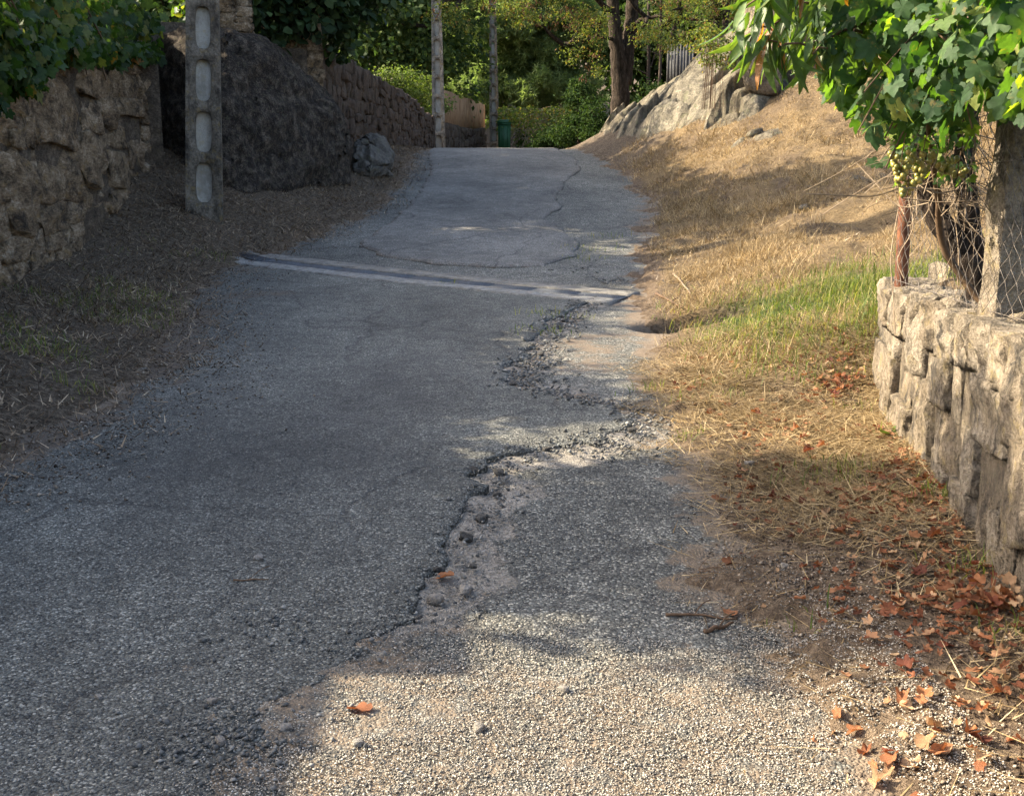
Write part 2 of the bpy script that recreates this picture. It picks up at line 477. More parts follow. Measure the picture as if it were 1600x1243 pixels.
def bark_mat(name, c0, c1, c2, sc=14):
    m = NT(name); p = m.pos()
    f = m.noise(m.scale(p, (1, 1, .22)), sc, 6, .7, .6)
    n2 = m.noise(p, sc * 5, 3, .6)
    c = m.ramp(m.math('ADD', m.math('MULTIPLY', f, .75), m.math('MULTIPLY', n2, .25)), [(.36, c0), (.5, c1), (.66, c2)])
    return m.fin(c, .95, m.bump(n2, .5, .01, m.bump(f, 1.0, .05)), .1)
M['bark'] = bark_mat('bark_brown', (.010, .008, .006), (.034, .026, .019), (.10, .078, .058), 22)
M['bark_dark'] = bark_mat('bark_dark', (.014, .011, .009), (.042, .032, .025), (.12, .095, .075), 22)
M['twig'] = plain('twig_brown', [(.3, (.06, .035, .02)), (.7, (.17, .11, .065))], 30, .9, .2)
M['twig_dry'] = plain('twig_dry', [(.3, (.14, .10, .065)), (.7, (.32, .25, .17))], 30, .9, .2)
M['cane'] = plain('vine_cane', [(.3, (.05, .03, .016)), (.7, (.15, .095, .05))], 30, .8, .2)

def leaf_mat(name, stops, trans=.4, tcol=(1.25, 1.35, .55), rough=.6, spec=.15, vein=False):
    m = NT(name)
    r = m.math('FRACT', m.math('ADD', m.irand(), m.orand()))
    c = m.ramp(r, stops)
    c = m.mix(1.0, c, m.ramp(m.noise(m.pos(), 40, 3), [(.3, .72), (.7, 1.25)]), 'MULTIPLY')
    c = m.mix(1.0, c, m.ramp(m.noise(m.pos(), 1.3, 2), [(.3, .7), (.7, 1.25)]), 'MULTIPLY')
    if 'grapevine' in name or 'peach' in name:
        c = m.mix(m.ramp(m.noise(m.pos(), 22, 4, .7), [(.60, 0), (.68, .7)]), c, (.16, .12, .04))
    m.fin(c, rough, m.bump(m.noise(m.obco(), 60, 2), .25, .004), spec)
    tr = m.n('ShaderNodeBsdfTranslucent')
    m.link(m.mix(1.0, c, tcol, 'MULTIPLY'), tr.inputs[0])
    mx = m.n('ShaderNodeMixShader'); mx.inputs[0].default_value = trans
    m.link(m.b.outputs[0], mx.inputs[1]); m.link(tr.outputs[0], mx.inputs[2])
    m.link(mx.outputs[0], m.out.inputs[0])
    return m.m
M['leaf_vine'] = leaf_mat('vine_leaves', [(0, (.018, .042, .012)), (.5, (.034, .07, .02)), (.85, (.06, .10, .03)), (.97, (.12, .13, .035)), (1, (.20, .10, .03))], .42, (2.2, 2.2, .5), .5, .2)
M['leaf_vine_near'] = leaf_mat('grapevine_leaves', [(0, (.025, .056, .022)), (.45, (.045, .085, .036)), (.8, (.075, .125, .053)), (.93, (.14, .19, .05)), (1, (.20, .21, .05))], .40, (2.4, 2.8, .4), .55, .18)
M['leaf_peach'] = leaf_mat('peach_leaves', [(0, (.055, .10, .03)), (.6, (.09, .15, .045)), (.93, (.14, .19, .05)), (.96, (.30, .13, .03)), (1, (.35, .15, .04))], .40, (2.0, 2.1, .5), .4, .5)
M['leaf_oak'] = leaf_mat('oak_leaves', [(0, (.025, .05, .016)), (.5, (.055, .092, .028)), (.9, (.095, .135, .042)), (1, (.13, .16, .05))], .42)
M['leaf_fig'] = leaf_mat('fig_leaves', [(0, (.014, .030, .013)), (.6, (.028, .052, .02)), (1, (.06, .09, .03))], .25)
M['leaf_light'] = leaf_mat('light_leaves', [(0, (.07, .11, .025)), (.6, (.115, .165, .04)), (1, (.17, .20, .06))], .4)
M['leaf_pine'] = leaf_mat('pine_needles', [(0, (.10, .14, .05)), (.5, (.18, .24, .085)), (1, (.27, .32, .12))], .5, (1.2, 1.35, .7))
M['leaf_juniper'] = leaf_mat('juniper_leaves', [(0, (.012, .028, .009)), (.6, (.028, .05, .016)), (1, (.05, .075, .022))], .3, (1.25, 1.35, .55), .8, .03)
M['leaf_robinia'] = leaf_mat('robinia_leaves', [(0, (.065, .10, .026)), (.5, (.115, .16, .042)), (.8, (.17, .19, .055)), (.93, (.22, .16, .05)), (1, (.18, .09, .035))], .42, (1.7, 1.6, .6))
M['pods'] = leaf_mat('brown_pods', [(0, (.07, .035, .018)), (.6, (.14, .07, .035)), (1, (.22, .12, .06))], .2, (1.2, 1, .8))
M['leaf_wood'] = leaf_mat('wood_leaves', [(0, (.03, .05, .018)), (.5, (.058, .085, .03)), (1, (.10, .125, .042))], .42)
M['straw'] = leaf_mat('straw', [(0, (.10, .068, .034)), (.3, (.22, .155, .075)), (.75, (.39, .29, .145)), (1, (.57, .46, .27))], .25, (1.1, 1, .8), .7, .2)
M['straw_dark'] = leaf_mat('leaf_litter', [(0, (.045, .031, .02)), (.4, (.14, .098, .06)), (.8, (.29, .21, .13)), (1, (.50, .40, .27))], .15, (1.1, 1, .8), .8, .2)
M['grass'] = leaf_mat('green_grass', [(0, (.07, .11, .022)), (.4, (.12, .165, .038)), (.7, (.19, .215, .06)), (1, (.34, .28, .11))], .4, (1.5, 1.6, .5), .6, .3)
M['fallen'] = leaf_mat('fallen_leaves', [(0, (.10, .04, .022)), (.35, (.20, .075, .036)), (.65, (.28, .125, .06)), (.88, (.36, .21, .11)), (1, (.46, .32, .18))], .3, (1.3, 1, .7), .7, .2)
FC = {'dark red': [(0, (.09, .03, .018)), (1, (.18, .06, .032))], 'orange-brown': [(0, (.19, .075, .035)), (1, (.30, .135, .06))], 'tan': [(0, (.28, .17, .09)), (1, (.42, .29, .165))]}
for k_, st_ in FC.items(): M['fallen_' + k_] = leaf_mat('fallen_' + k_.replace(' ', '_'), st_, .3, (1.3, 1, .7), .7, .2)
M['grape'] = None
g = NT('grapes_green')
g.fin(g.ramp(g.orand(), [(0, (.15, .16, .035)), (.6, (.26, .24, .06)), (1, (.34, .26, .07))]), .35, None, .5)
g.b.inputs['Subsurface Weight'].default_value = .3
g.b.inputs['Subsurface Radius'].default_value = (.012, .012, .004)
M['grape'] = g.m

# ------------------------------------------------------------------ ground sheet
def axis(a, b, step, far_a, far_b, grow=1.16):
    mid = np.arange(a, b + 1e-6, step)
    hi, lo, s = [mid[-1]], [mid[0]], step
    while hi[-1] < far_b: s *= grow; hi.append(hi[-1] + s)
    s = step
    while lo[-1] > far_a: s *= grow; lo.append(lo[-1] - s)
    return np.concatenate([lo[:0:-1], mid, hi[1:]])

def grid_faces(nx, ny):
    i, j = np.meshgrid(np.arange(nx - 1), np.arange(ny - 1), indexing='xy')
    a = (j * nx + i).ravel()
    return np.stack([a, a + 1, a + 1 + nx, a + nx], 1)

gx = axis(-5.2, 6.2, .06, -320, 320, 1.2)
gy = axis(1.2, 27, .06, -60, 400, 1.2)
XX, YY = np.meshgrid(gx, gy, indexing='xy')
X_, Y_ = XX.ravel(), YY.ravel()
Z_ = ground_z(X_, Y_)
me = fast_mesh('ground', np.stack([X_, Y_, Z_], 1), grid_faces(len(gx), len(gy)), True)
right = sstep(.0, .35, X_ - xr(Y_))
def green_mask(x, y):
    return np.exp(-(((x - 2.35) / 1.05) ** 2 + ((y - 7.75) / 1.25) ** 2) ** 1.3) * sstep(1.15, 1.7, x + .12 * (y - 7) + .3 * fbm(x, y, 1.6, 3, 29))
straw_v = right * sstep(3.5, 6.5, Y_ + .5 * fbm(X_, Y_, 1.0, 3, 3)) * (.75 + .35 * fbm(X_, Y_, .8, 3, 44))
straw_v = np.maximum(straw_v, right * sstep(1.05, 1.5, X_) * .5)
straw_v *= 1 - .7 * sstep(25, 30, Y_)
add_attr(me, 'straw', straw_v)
add_attr(me, 'litter', np.clip(1.0 * np.exp(-(((X_ - HOLE[0]) / .5) ** 2 + ((Y_ - HOLE[1]) / .36) ** 2) ** 2) + (1 - sstep(-.35, .1, X_ - xl(Y_))) * 1.0 + sstep(24, 27, Y_) + .8 * sstep(17.5, 20.5, Y_) * sstep(-.2, .1, X_ - xr(Y_)) * (1 - sstep(.6, 1.6, X_ - xr(Y_))), 0, 1))  # pit term puts the hollow's shade into the soil colour
add_attr(me, 'green', np.clip(green_mask(X_, Y_) * 1.1 + .45 * sstep(2.6, 3.2, X_) * (1 - sstep(5.5, 6.5, Y_)), 0, 1))
tag(obj('ground', me, M['ground']), 'dry earth banks and verges on both sides of the lane', None, None, 'structure')

# ------------------------------------------------------------------ road layers
def poly_sd(x, y, poly):
    """signed distance, positive inside"""
    d = np.full(x.shape, 1e9)
    inside = np.zeros(x.shape, bool)
    n = len(poly)
    for i in range(n):
        ax, ay = poly[i]; bx, by = poly[(i + 1) % n]
        ex, ey = bx - ax, by - ay
        t = np.clip(((x - ax) * ex + (y - ay) * ey) / (ex * ex + ey * ey + 1e-12), 0, 1)
        d = np.minimum(d, np.hypot(x - ax - t * ex, y - ay - t * ey))
        c = ((ay > y) != (by > y)) & (x < ex * (y - ay) / (ey + 1e-12) + ax)
        inside ^= c
    return np.where(inside, d, -d)

def clipped_sheet(name, xs, ys, fval, zval, skirt, attrs, mat):
    X2, Y2 = np.meshgrid(xs, ys, indexing='xy')
    x, y = X2.ravel(), Y2.ravel()
    f = fval(x, y)
    q = grid_faces(len(xs), len(ys))
    tri = np.concatenate([q[:, [0, 1, 2]], q[:, [0, 2, 3]]])
    ft = f[tri] > 0
    cnt = ft.sum(1)
    full = tri[cnt == 3]
    part = tri[(cnt == 1) | (cnt == 2)]
    px_, py_ = list(x), list(y)
    cache, ptris, edges = {}, [], []
    def cut(a, b):
        k = (a, b) if a < b else (b, a)
        if k not in cache:
            t = f[a] / (f[a] - f[b])
            t = min(max(t, .02), .98)
            cache[k] = len(px_)
            px_.append(x[a] + (x[b] - x[a]) * t); py_.append(y[a] + (y[b] - y[a]) * t)
        return cache[k]
    for a, b, c in part.tolist():
        for _ in range(3):
            if (f[a] > 0) and not (f[b] > 0) and not (f[c] > 0):
                p1, p2 = cut(a, b), cut(a, c)
                ptris.append((a, p1, p2)); edges.append((p1, p2)); break
            if (f[a] > 0) and (f[b] > 0) and not (f[c] > 0):
                p1, p2 = cut(b, c), cut(a, c)
                ptris += [(a, b, p1), (a, p1, p2)]; edges.append((p1, p2)); break
            a, b, c = b, c, a
    allx, ally = np.array(px_), np.array(py_)
    tris = np.concatenate([full, np.array(ptris, int).reshape(-1, 3)])
    used = np.unique(tris)
    remap = np.full(len(allx), -1); remap[used] = np.arange(len(used))
    tris = remap[tris]
    ux, uy = allx[used], ally[used]
    sd = fval(ux, uy)
    uz = zval(ux, uy, sd)
    V = np.stack([ux, uy, uz], 1)
    E = remap[np.array(edges, int).reshape(-1, 2)]
    n0 = len(V)
    rim = np.unique(E)
    low = np.full(n0, -1); low[rim] = n0 + np.arange(len(rim))
    V = np.concatenate([V, V[rim] - np.array([0, 0, skirt])])
    sk = np.stack([E[:, 1], E[:, 0], low[E[:, 0]], low[E[:, 1]]], 1)
    me = fast_mesh(name, V, [tris, sk], False)
    sm = np.zeros(len(me.polygons), bool); sm[:len(tris)] = True
    if len(me.polygons) == len(tris) + len(sk): me.polygons.foreach_set('use_smooth', sm)
    for k, fn in attrs.items():
        v = fn(ux, uy, sd)
        add_attr(me, k, np.concatenate([v, v[rim]]))
    o = obj(name, me, mat)
    return o

def ypts(a, b, k):
    ys = [a]
    while ys[-1] < b: ys.append(ys[-1] + min(.10, max(.022, k * ys[-1])))
    return np.array(ys)

# lower, older layer: seen to the right of the broken edge and on both sides of the upper patch
BREAK_PX = [(330, 1243), (400, 1150), (440, 1095), (520, 1035), (570, 997), (650, 966), (655, 930), (690, 885), (684, 848), (718, 818), (722, 786),
            (765, 768), (738, 742), (760, 724), (850, 702), (930, 690), (985, 665), (960, 636), (880, 624), (800, 607), (788, 582), (828, 548),
            (850, 512), (888, 484), (925, 466)]
BREAK = [G(*p) for p in BREAK_PX]
def break_d(x, y):
    pl = np.array(BREAK)
    d = np.full(x.shape, 9.0)
    for i in range(4, len(pl) - 1):
        ax, ay = pl[i]; bx, by = pl[i + 1]
        ex, ey = bx - ax, by - ay
        t = np.clip(((x - ax) * ex + (y - ay) * ey) / (ex * ex + ey * ey), 0, 1)
        d = np.minimum(d, np.hypot(x - ax - t * ex, (y - ay - t * ey) * .75))
    return d
def pale_zone(x, y):
    return (1 - sstep(.10, .36, break_d(x, y) + .14 * fbm(x, y, 4, 4, 8))) * (.35 + .65 * sstep(3.0, 3.4, y)) * (1 - .45 * sstep(5.0, 5.6, y))
def old_dust(x, y, sd):
    pl = np.array(BREAK)
    d = np.full(x.shape, 9.0)
    for i in range(4, len(pl) - 1):
        ax, ay = pl[i]; bx, by = pl[i + 1]
        ex, ey = bx - ax, by - ay
        t = np.clip(((x - ax) * ex + (y - ay) * ey) / (ex * ex + ey * ey), 0, 1)
        d = np.minimum(d, np.hypot(x - ax - t * ex, y - ay - t * ey))
    near = .85 * (1 - sstep(.03, .30, d + .12 * fbm(x, y, 6, 3, 8)))
    edge = (1 - .35 * sstep(9, 12, y)) * (1 - sstep(-.05, .36 - .1 * sstep(8, 12, y), np.minimum(xr(y) - x, x - xl(y)) + .16 * fbm(x, y, 1.7, 3, 5) + .14 * fbm(x, y, 9, 3, 15)))
    mid = .55 * sstep(4.6, 6, y) * (1 - sstep(9.6, 10.6, y)) * sstep(-.3, .5, x) * (.6 + .8 * fbm(x, y, 2, 3, 6))
    low = .62 * (1 - sstep(2.8, 3.4, y + .2 * fbm(x, y, 2, 3, 58)))  # sandy tone over the sunlit foreground, sunlight put into the colour
    return np.clip(np.maximum.reduce([near, edge, mid, low]), 0, 1)
xs_old = np.arange(-3.6, 2.6, .038)
ys_old = ypts(1.2, 30, .006)
clip_old = lambda x, y: np.minimum(x - xl(y) + .16, xr(y) + .25 - x) + .10 * fbm(x, y, 9, 3, 19)
old = clipped_sheet('road', xs_old, ys_old, clip_old,
                    lambda x, y, sd: base(x, y) + .006 * fbm(x, y, 3, 4, 31) + .004 * fbm(x, y, 14, 3, 33) + pale_zone(x, y) * (.016 * fbm(x, y, 9, 3, 35) - .010), .06,
                    {'dust': old_dust, 'pale': lambda x, y, sd: pale_zone(x, y)}, M['asphalt_old'])
tag(old, 'older worn asphalt of the lane with crumbling sandy edges', None, None, 'structure')

DR_L, DR_R = G(372, 397), G(975, 468)           # the two ends of the drain line
drain_dir = (DR_R - DR_L) / np.linalg.norm(DR_R - DR_L)
drain_nrm = np.array([-drain_dir[1], drain_dir[0]])     # points uphill
def drain_d(x, y):
    return (x - DR_L[0]) * drain_nrm[0] + (y - DR_L[1]) * drain_nrm[1]

left_edge = [G(*p) for p in [(395, 402), (330, 428), (300, 470), (262, 530), (225, 590), (180, 640), (90, 662), (0, 694)]]
main_poly = BREAK[:] + [DR_R + np.array([-.35, -.0]), DR_L + np.array([.1, 0])] + left_edge + [np.array([-2.6, 4.2]), np.array([-2.6, .2]), np.array([BREAK[0][0], .2])]
def f_main(x, y):
    return np.minimum(poly_sd(x, y, main_poly) + .06 * fbm(x, y, 7, 4, 71), -drain_d(x, y) - .32 + .012 * fbm(x, y, 8, 2, 3))
def main_z(x, y, sd):
    lift = .016 * sstep(2.9, 3.7, y) * (1 - .75 * sstep(-.02, .22, x) * (1 - sstep(5.6, 6.2, y))) + .004
    return base(x, y) + lift * sstep(-.01, .05, sd) ** .5 + .006 * fbm(x, y, 3, 4, 31) + .004 * fbm(x, y, 14, 3, 37)
def main_dust(x, y, sd):
    le = 1.0 * (1 - sstep(-.1, .45, x - xl(y) + .2 * fbm(x, y, 2.0, 3, 12) + .15 * fbm(x, y, 9, 3, 15)))
    lo = .35 * (1 - sstep(2.3, 3.3, y)) * sstep(-1.2, -.4, x)  # dusty tint over the sunlit foreground, part of its painted light
    ed = .25 * (1 - sstep(0, .06, sd))
    pt = .6 * sstep(.35, .7, fbm(x, y, 1.4, 4, 91)) * (1 - sstep(-2.0, -1.0, x)) * sstep(5, 7, y)
    return np.clip(np.maximum.reduce([le, lo, ed, pt]), 0, 1)
main = clipped_sheet('road_surface', np.arange(-3.4, 1.25, .030), ypts(1.2, 12.5, .0055), f_main, main_z, .05, {'dust': main_dust, 'stain': lambda x, y, sd: np.clip(np.exp(-(((x + .75 - .06 * (y - 5)) / .55) ** 2 + ((y - 6.2) / 2.2) ** 2)) + .55 * np.exp(-(((x + 1.6) / .35) ** 2 + ((y - 5.2) / 2.0) ** 2)), 0, 1)}, M['asphalt'])
tag(main, 'grey chip-sealed upper layer of the lane with a broken right edge', None, None, 'structure')

PATCH_PX = [(558, 386), (600, 401), (680, 414), (780, 420), (850, 416), (896, 401), (906, 386), (882, 362), (848, 342), (878, 326), (868, 306),
            (884, 286), (906, 266), (902, 250), (880, 240)]
patch_poly = [G(*p) for p in PATCH_PX] + [np.array([.9, 25.0]), np.array([1.2, 31]), np.array([-1.7, 31]), np.array([-1.75, 25.0])] + \
             [G(*p) for p in [(668, 240), (674, 268), (656, 300), (626, 335), (590, 362)]]
f_patch = lambda x, y: poly_sd(x, y, patch_poly) + .05 * fbm(x, y, 5, 4, 77)
patch = clipped_sheet('road_patch', np.arange(-2.3, 1.7, .04), ypts(9.5, 30.5, .004), f_patch,
                      lambda x, y, sd: base(x, y) + .028 * sstep(-.01, .06, sd) ** .5 + .006 * fbm(x, y, 2.5, 3, 31), .045,
                      {'dust': lambda x, y, sd: np.clip(.5 * (1 - sstep(0, .2, sd)), 0, 1)}, M['asphalt_new'])
tag(patch, 'smoother blue grey asphalt patch climbing to the crest', None, None, 'structure')

def road_top(x, y):
    """height of whatever road or earth lies uppermost"""
    z = np.maximum(base(x, y), ground_z(x, y))
    f = f_main(x, y)
    return np.where(f > .02, np.maximum(z, main_z(x, y, f)), z)

# ------------------------------------------------------------------ drain line across the lane
dr_c = (DR_L + DR_R) / 2
dr_len = float(np.linalg.norm(DR_R - DR_L))
drain = empty('drain_channel', (dr_c[0], dr_c[1], float(base(dr_c[0], dr_c[1]))), 'pale concrete drain channel with dark grating running across the lane', 'drain')
def strip(off0, off1, top, bot, n=60, s0=0.0, s1=1.0, wob=0.0, seed=0):
    s = np.linspace(s0, s1, n) * dr_len
    mb_v = []
    for off in (off0, off1):
        o_ = off + wob * fbm(s * 1.0, s * 0 + off * 30, 2.5, 3, seed)
        p = DR_L + s[:, None] * drain_dir + o_[:, None] * drain_nrm
        b = base(p[:, 0], p[:, 1])
        mb_v += [np.column_stack([p, b + top]), np.column_stack([p, b + bot])]
    V = np.concatenate(mb_v)
    i = np.arange(n - 1)
    T0, B0, T1, B1 = i, n + i, 2 * n + i, 3 * n + i
    q = [np.stack([T0, T0 + 1, T1 + 1, T1], 1), np.stack([B0, B0 + 1, T0 + 1, T0], 1), np.stack([T1, T1 + 1, B1 + 1, B1], 1)]
    q.append(np.array([[0, 2 * n, 3 * n, n], [n - 1, 2 * n - 1, 4 * n - 1, 3 * n - 1]]))
    return fast_mesh('strip', V, np.concatenate(q))
put(obj('concrete_edge', strip(-.32, -.10, .020, -.08, wob=.02, seed=4), M['concrete_edge']), drain)
put(obj('concrete_edge', strip(.10, .34, .020, -.08, wob=.025, seed=5), M['concrete_edge']), drain)
put(obj('channel_floor', strip(-.10, .10, -.06, -.08), M['concrete']), drain)
NG = 10
for k in range(NG):
    mb = MB()
    a, b = k / NG * dr_len + .012, (k + 1) / NG * dr_len - .012
    ang = math.atan2(drain_dir[1], drain_dir[0])
    def pt(s, o): 
        p = DR_L + s * drain_dir + o * drain_nrm
        return np.array([p[0], p[1], float(base(p[0], p[1])) + .008])
    for o_ in (-.09, -.045, 0, .045, .09):
        mb.tube([pt(a, o_), pt(b, o_)], .009, 4)
    for s in np.linspace(a, b, 26):
        mb.tube([pt(s, -.095), pt(s, .095)], .007, 4)
    put(obj('grate', mb.mesh('grate'), M['grate']), drain)

# ------------------------------------------------------------------ rocks and stones
def nvec(p):
    return Vector((mnoise.noise(p), mnoise.noise(p + Vector((31.4, 7.7, -12.1))), mnoise.noise(p + Vector((-17.3, 45.9, 8.6)))))

def rock_mesh(name, seed, cuts=3, k=.55, amp=.16, freq=1.6, fine=.05, smooth=True):
    bm = bmesh.new()
    bmesh.ops.create_cube(bm, size=1.0)
    bmesh.ops.subdivide_edges(bm, edges=bm.edges[:], cuts=cuts, use_grid_fill=True)
    off = Vector((seed * 13.7, seed * 7.1, seed * 3.3))
    for v in bm.verts:
        c = v.co.copy()
        s = c.normalized() * .62
        c = c.lerp(s, k)
        c += nvec(c * freq + off) * amp + nvec(c * freq * 3.3 + off) * fine
        v.co = c
    me = bpy.data.meshes.new(name)
    bm.to_mesh(me); bm.free()
    if smooth: me.polygons.foreach_set('use_smooth', np.ones(len(me.polygons), bool))
    return me

def hull_rock(name, pts, L, amp, freq, mat, seed=0, smooth_it=2, ridged=True, smooth=True, block=0.0):
    bm = bmesh.new()
    for p in pts: bm.verts.new(p)
    r = bmesh.ops.convex_hull(bm, input=bm.verts[:])
    bmesh.ops.delete(bm, geom=[v for v in bm.verts if not v.link_faces], context='VERTS')
    for it in range(9):
        long = [e for e in bm.edges if e.calc_length() > L]
        if not long: break
        bmesh.ops.subdivide_edges(bm, edges=long, cuts=1)
        bmesh.ops.triangulate(bm, faces=[f for f in bm.faces if len(f.verts) > 3])
        if it in (1, 2, 3): 
            for _ in range(smooth_it): bmesh.ops.smooth_vert(bm, verts=bm.verts[:], factor=.35, use_axis_x=True, use_axis_y=True, use_axis_z=True)
    bm.normal_update()
    off = Vector((seed * 3.1, seed * 5.7, seed * 1.9))
    for v in bm.verts:
        p = v.co * freq + off
        n = mnoise.fractal(p, 1.0, 2.1, 5)
        if ridged: n -= .8 * max(0, .25 - abs(mnoise.noise(p * .8 + Vector((9, 2, 4)))))
        if block:
            dd, pp_ = mnoise.voronoi(p * block)
            n += .9 * (mnoise.cell(pp_[0] * 7.3) - .5) - 1.3 * max(0.0, 1 - (dd[1] - dd[0]) / .10)
        v.co += v.normal * amp * n
    me = bpy.data.meshes.new(name)
    bm.to_mesh(me); bm.free()
    if smooth: me.polygons.foreach_set('use_smooth', np.ones(len(me.polygons), bool))
    o = obj(name, me, mat)
    return o

def split_rect(w, h, smin, smax, rnd, aspect=1.5):
    """random masonry: cut a rectangle into uneven stones"""
    out, stack = [], [(0, 0, w, h)]
    while stack:
        x, y, a, b = stack.pop()
        lim = rnd.uniform(smin, smax)
        if a <= lim * aspect and b <= lim: out.append((x, y, a, b)); continue
        t = rnd.uniform(.36, .64)
        if a / aspect > b: stack += [(x, y, a * t, b), (x + a * t, y, a * (1 - t), b)]
        else: stack += [(x, y, a, b * t), (x, y + b * t, a, b * (1 - t))]
    return out

VARIANTS = [rock_mesh('stone', s, 3, .22, .17, 1.9, .06) for s in range(16)]

def stone_wall(root, path, zb, zt, thick, smin, smax, mat, core_mat, rnd, side=1, aspect=1.5, proud=.05, meshes=None, limit=300, core_n=40, jit=.10, depth=None, over=1.0, core_off=None):
    """rubble wall: path (x,y) polyline, zb/zt = foot and top height along it; the core is set back and every stone stands in front of it"""
    path = np.array(path, float)
    seg = np.hypot(*np.diff(path, axis=0).T)
    S = np.concatenate([[0], np.cumsum(seg)])
    L = S[-1]
    def at(s):
        x, y = np.interp(s, S, path[:, 0]), np.interp(s, S, path[:, 1])
        i = min(max(np.searchsorted(S, s) - 1, 0), len(seg) - 1)
        d = (path[i + 1] - path[i]) / seg[i]
        return x, y, d
    H = max(zt(s) - zb(s) for s in np.linspace(0, L, 20))
    # core
    V, n = [], core_n
    for s in np.linspace(0, L, n):
        x, y, d = at(s)
        nr = np.array([d[1], -d[0]]) * side
        w = .03 * mnoise.noise(Vector((s * 3, 1.7, 0)))
        for o_ in (-proud * .6 if core_off is None else core_off, -thick):
            for z in (zb(s) - .25, zt(s) - .05 + w):
                V.append((x + nr[0] * o_, y + nr[1] * o_, z))
    V = np.array(V); i = np.arange(n - 1) * 4
    q = np.concatenate([np.stack([i, i + 4, i + 5, i + 1], 1), np.stack([i + 1, i + 5, i + 7, i + 3], 1), np.stack([i + 2, i + 6, i + 7, i + 3], 1),
                        np.array([[0, 1, 3, 2], [4 * n - 4, 4 * n - 3, 4 * n - 1, 4 * n - 2]])])
    put(obj('wall_core', fast_mesh('wall_core', V, q), core_mat), root)
    meshes = meshes or [v.copy() for v in VARIANTS]
    cells = split_rect(L, H, smin, smax, rnd, aspect)
    out = []
    for (cx, cy, a, b) in cells[:limit]:
        s = cx + a / 2
        x, y, d = at(s)
        b0, t0 = zb(s), zt(s)
        zc = b0 + (cy + b / 2) / H * (t0 - b0)
        bb = b / H * (t0 - b0)
        nr = np.array([d[1], -d[0]]) * side
        me_ = rnd.choice(meshes)
        o = obj('stone', me_, mat)
        dep = depth or min(max(min(a, bb) * .9, .10), thick * .9)
        o.scale = (a * over * rnd.uniform(1.0, 1.14), dep, bb * over * rnd.uniform(1.0, 1.15))
        pr = proud + rnd.uniform(-.03, .03)
        o.location = (x + nr[0] * (pr - dep * .5), y + nr[1] * (pr - dep * .5), zc)
        o.rotation_euler = (rnd.gauss(0, jit * .6), rnd.gauss(0, jit * .7), math.atan2(d[1], d[0]) + rnd.gauss(0, jit * .6))
        put(o, root)
        out.append(o)
    return out
rw = random.Random(3)

# ---- left wall (stones where the photo shows them, plain core further back towards the camera)
def lw_path(y): return float(wl(np.array(y)))
def gz(x, y): return float(base(np.array(float(x)), np.array(float(y))))
LWY0, LWY1 = 5.2, 13.7
lw_pts = [(lw_path(y), y) for y in np.linspace(LWY0, LWY1, 12)]
lw_root = empty('stone_wall', (lw_pts[0][0], LWY0, gz(lw_pts[0][0] + .1, LWY0)), 'tall weathered rubble stone wall overhung by dark vine leaves', 'wall')
lwS = np.concatenate([[0], np.cumsum(np.hypot(*np.diff(np.array(lw_pts), axis=0).T))])
def lw_y(s): return np.interp(s, lwS, np.array(lw_pts)[:, 1])
lw_base = lambda s: gz(lw_path(lw_y(s)) + .12, lw_y(s)) - .02
lw_top = lambda s: 2.42 + .065 * (lw_y(s) - 5.2) + .10 * mnoise.noise(Vector((s * 1.3, 0, 2)))
stone_wall(lw_root, lw_pts, lw_base, lw_top, .5, .20, .75, M['wall_stone'], M['mortar'], rw, 1, 2.7, .016, jit=.05)
# end face of that wall, turned to the hollow
e_pts = [(lw_pts[-1][0] + .0, LWY1 + .02), (lw_pts[-1][0] - .75, LWY1 + .30)]
stone_wall(lw_root, e_pts, lambda s: 1.1, lambda s: 2.85, .4, .25, .45, M['wall_stone'], M['mortar'], rw, -1, 1.2, .03)
# the same lane wall further down, beside and behind the camera
lo_root = empty('garden_wall', (-4.0, 0, 0), 'plain continuation of the left lane wall beside the viewer', 'wall')
mb = MB()
ys = np.linspace(-6, 5.15, 24)
for i in range(len(ys) - 1):
    ym = (ys[i] + ys[i + 1]) / 2
    top = float(np.interp(ym, [-6, 1.5, 3.0, 3.7, 4.2, 5.2], [2.6, 2.35, 2.35, 2.4, 2.9, 2.9]))  # unseen stretch; top stepped to shape the shade on the road
    mb.box((-4.15, ym, top / 2 - .4), (.45, (ys[i + 1] - ys[i]) * .985, top + .8))
put(obj('wall_block', mb.mesh('wall_block'), M['mortar']), lo_root)

# ---- far wall up the lane
FWP = [(-3.12, 17.2), (-2.95, 22), (-2.62, 28), (-2.42, 34.6)]
fw_root = empty('lane_wall', (-3.0, 17.3, 1.2), 'long dark dry-stone wall running uphill behind the big boulder', 'wall')
fS = np.concatenate([[0], np.cumsum(np.hypot(*np.diff(np.array(FWP), axis=0).T))])
fy = lambda s: float(np.interp(s, fS, np.array(FWP)[:, 1]))
fx = lambda s: float(np.interp(s, fS, np.array(FWP)[:, 0]))
fw_top = lambda s: float(np.interp(fy(s), [17, 19, 24, 30, 32, 34.6], [3.35, 3.5, 3.45, 3.35, 3.15, 3.2])) + .07 * mnoise.noise(Vector((s * 1.5, 3, 1)))
stone_wall(fw_root, FWP, lambda s: gz(fx(s) + .15, fy(s)) - .05, fw_top, .5, .30, .55, M['slate_stone'], M['mortar'], random.Random(5), 1, 1.3, .06)

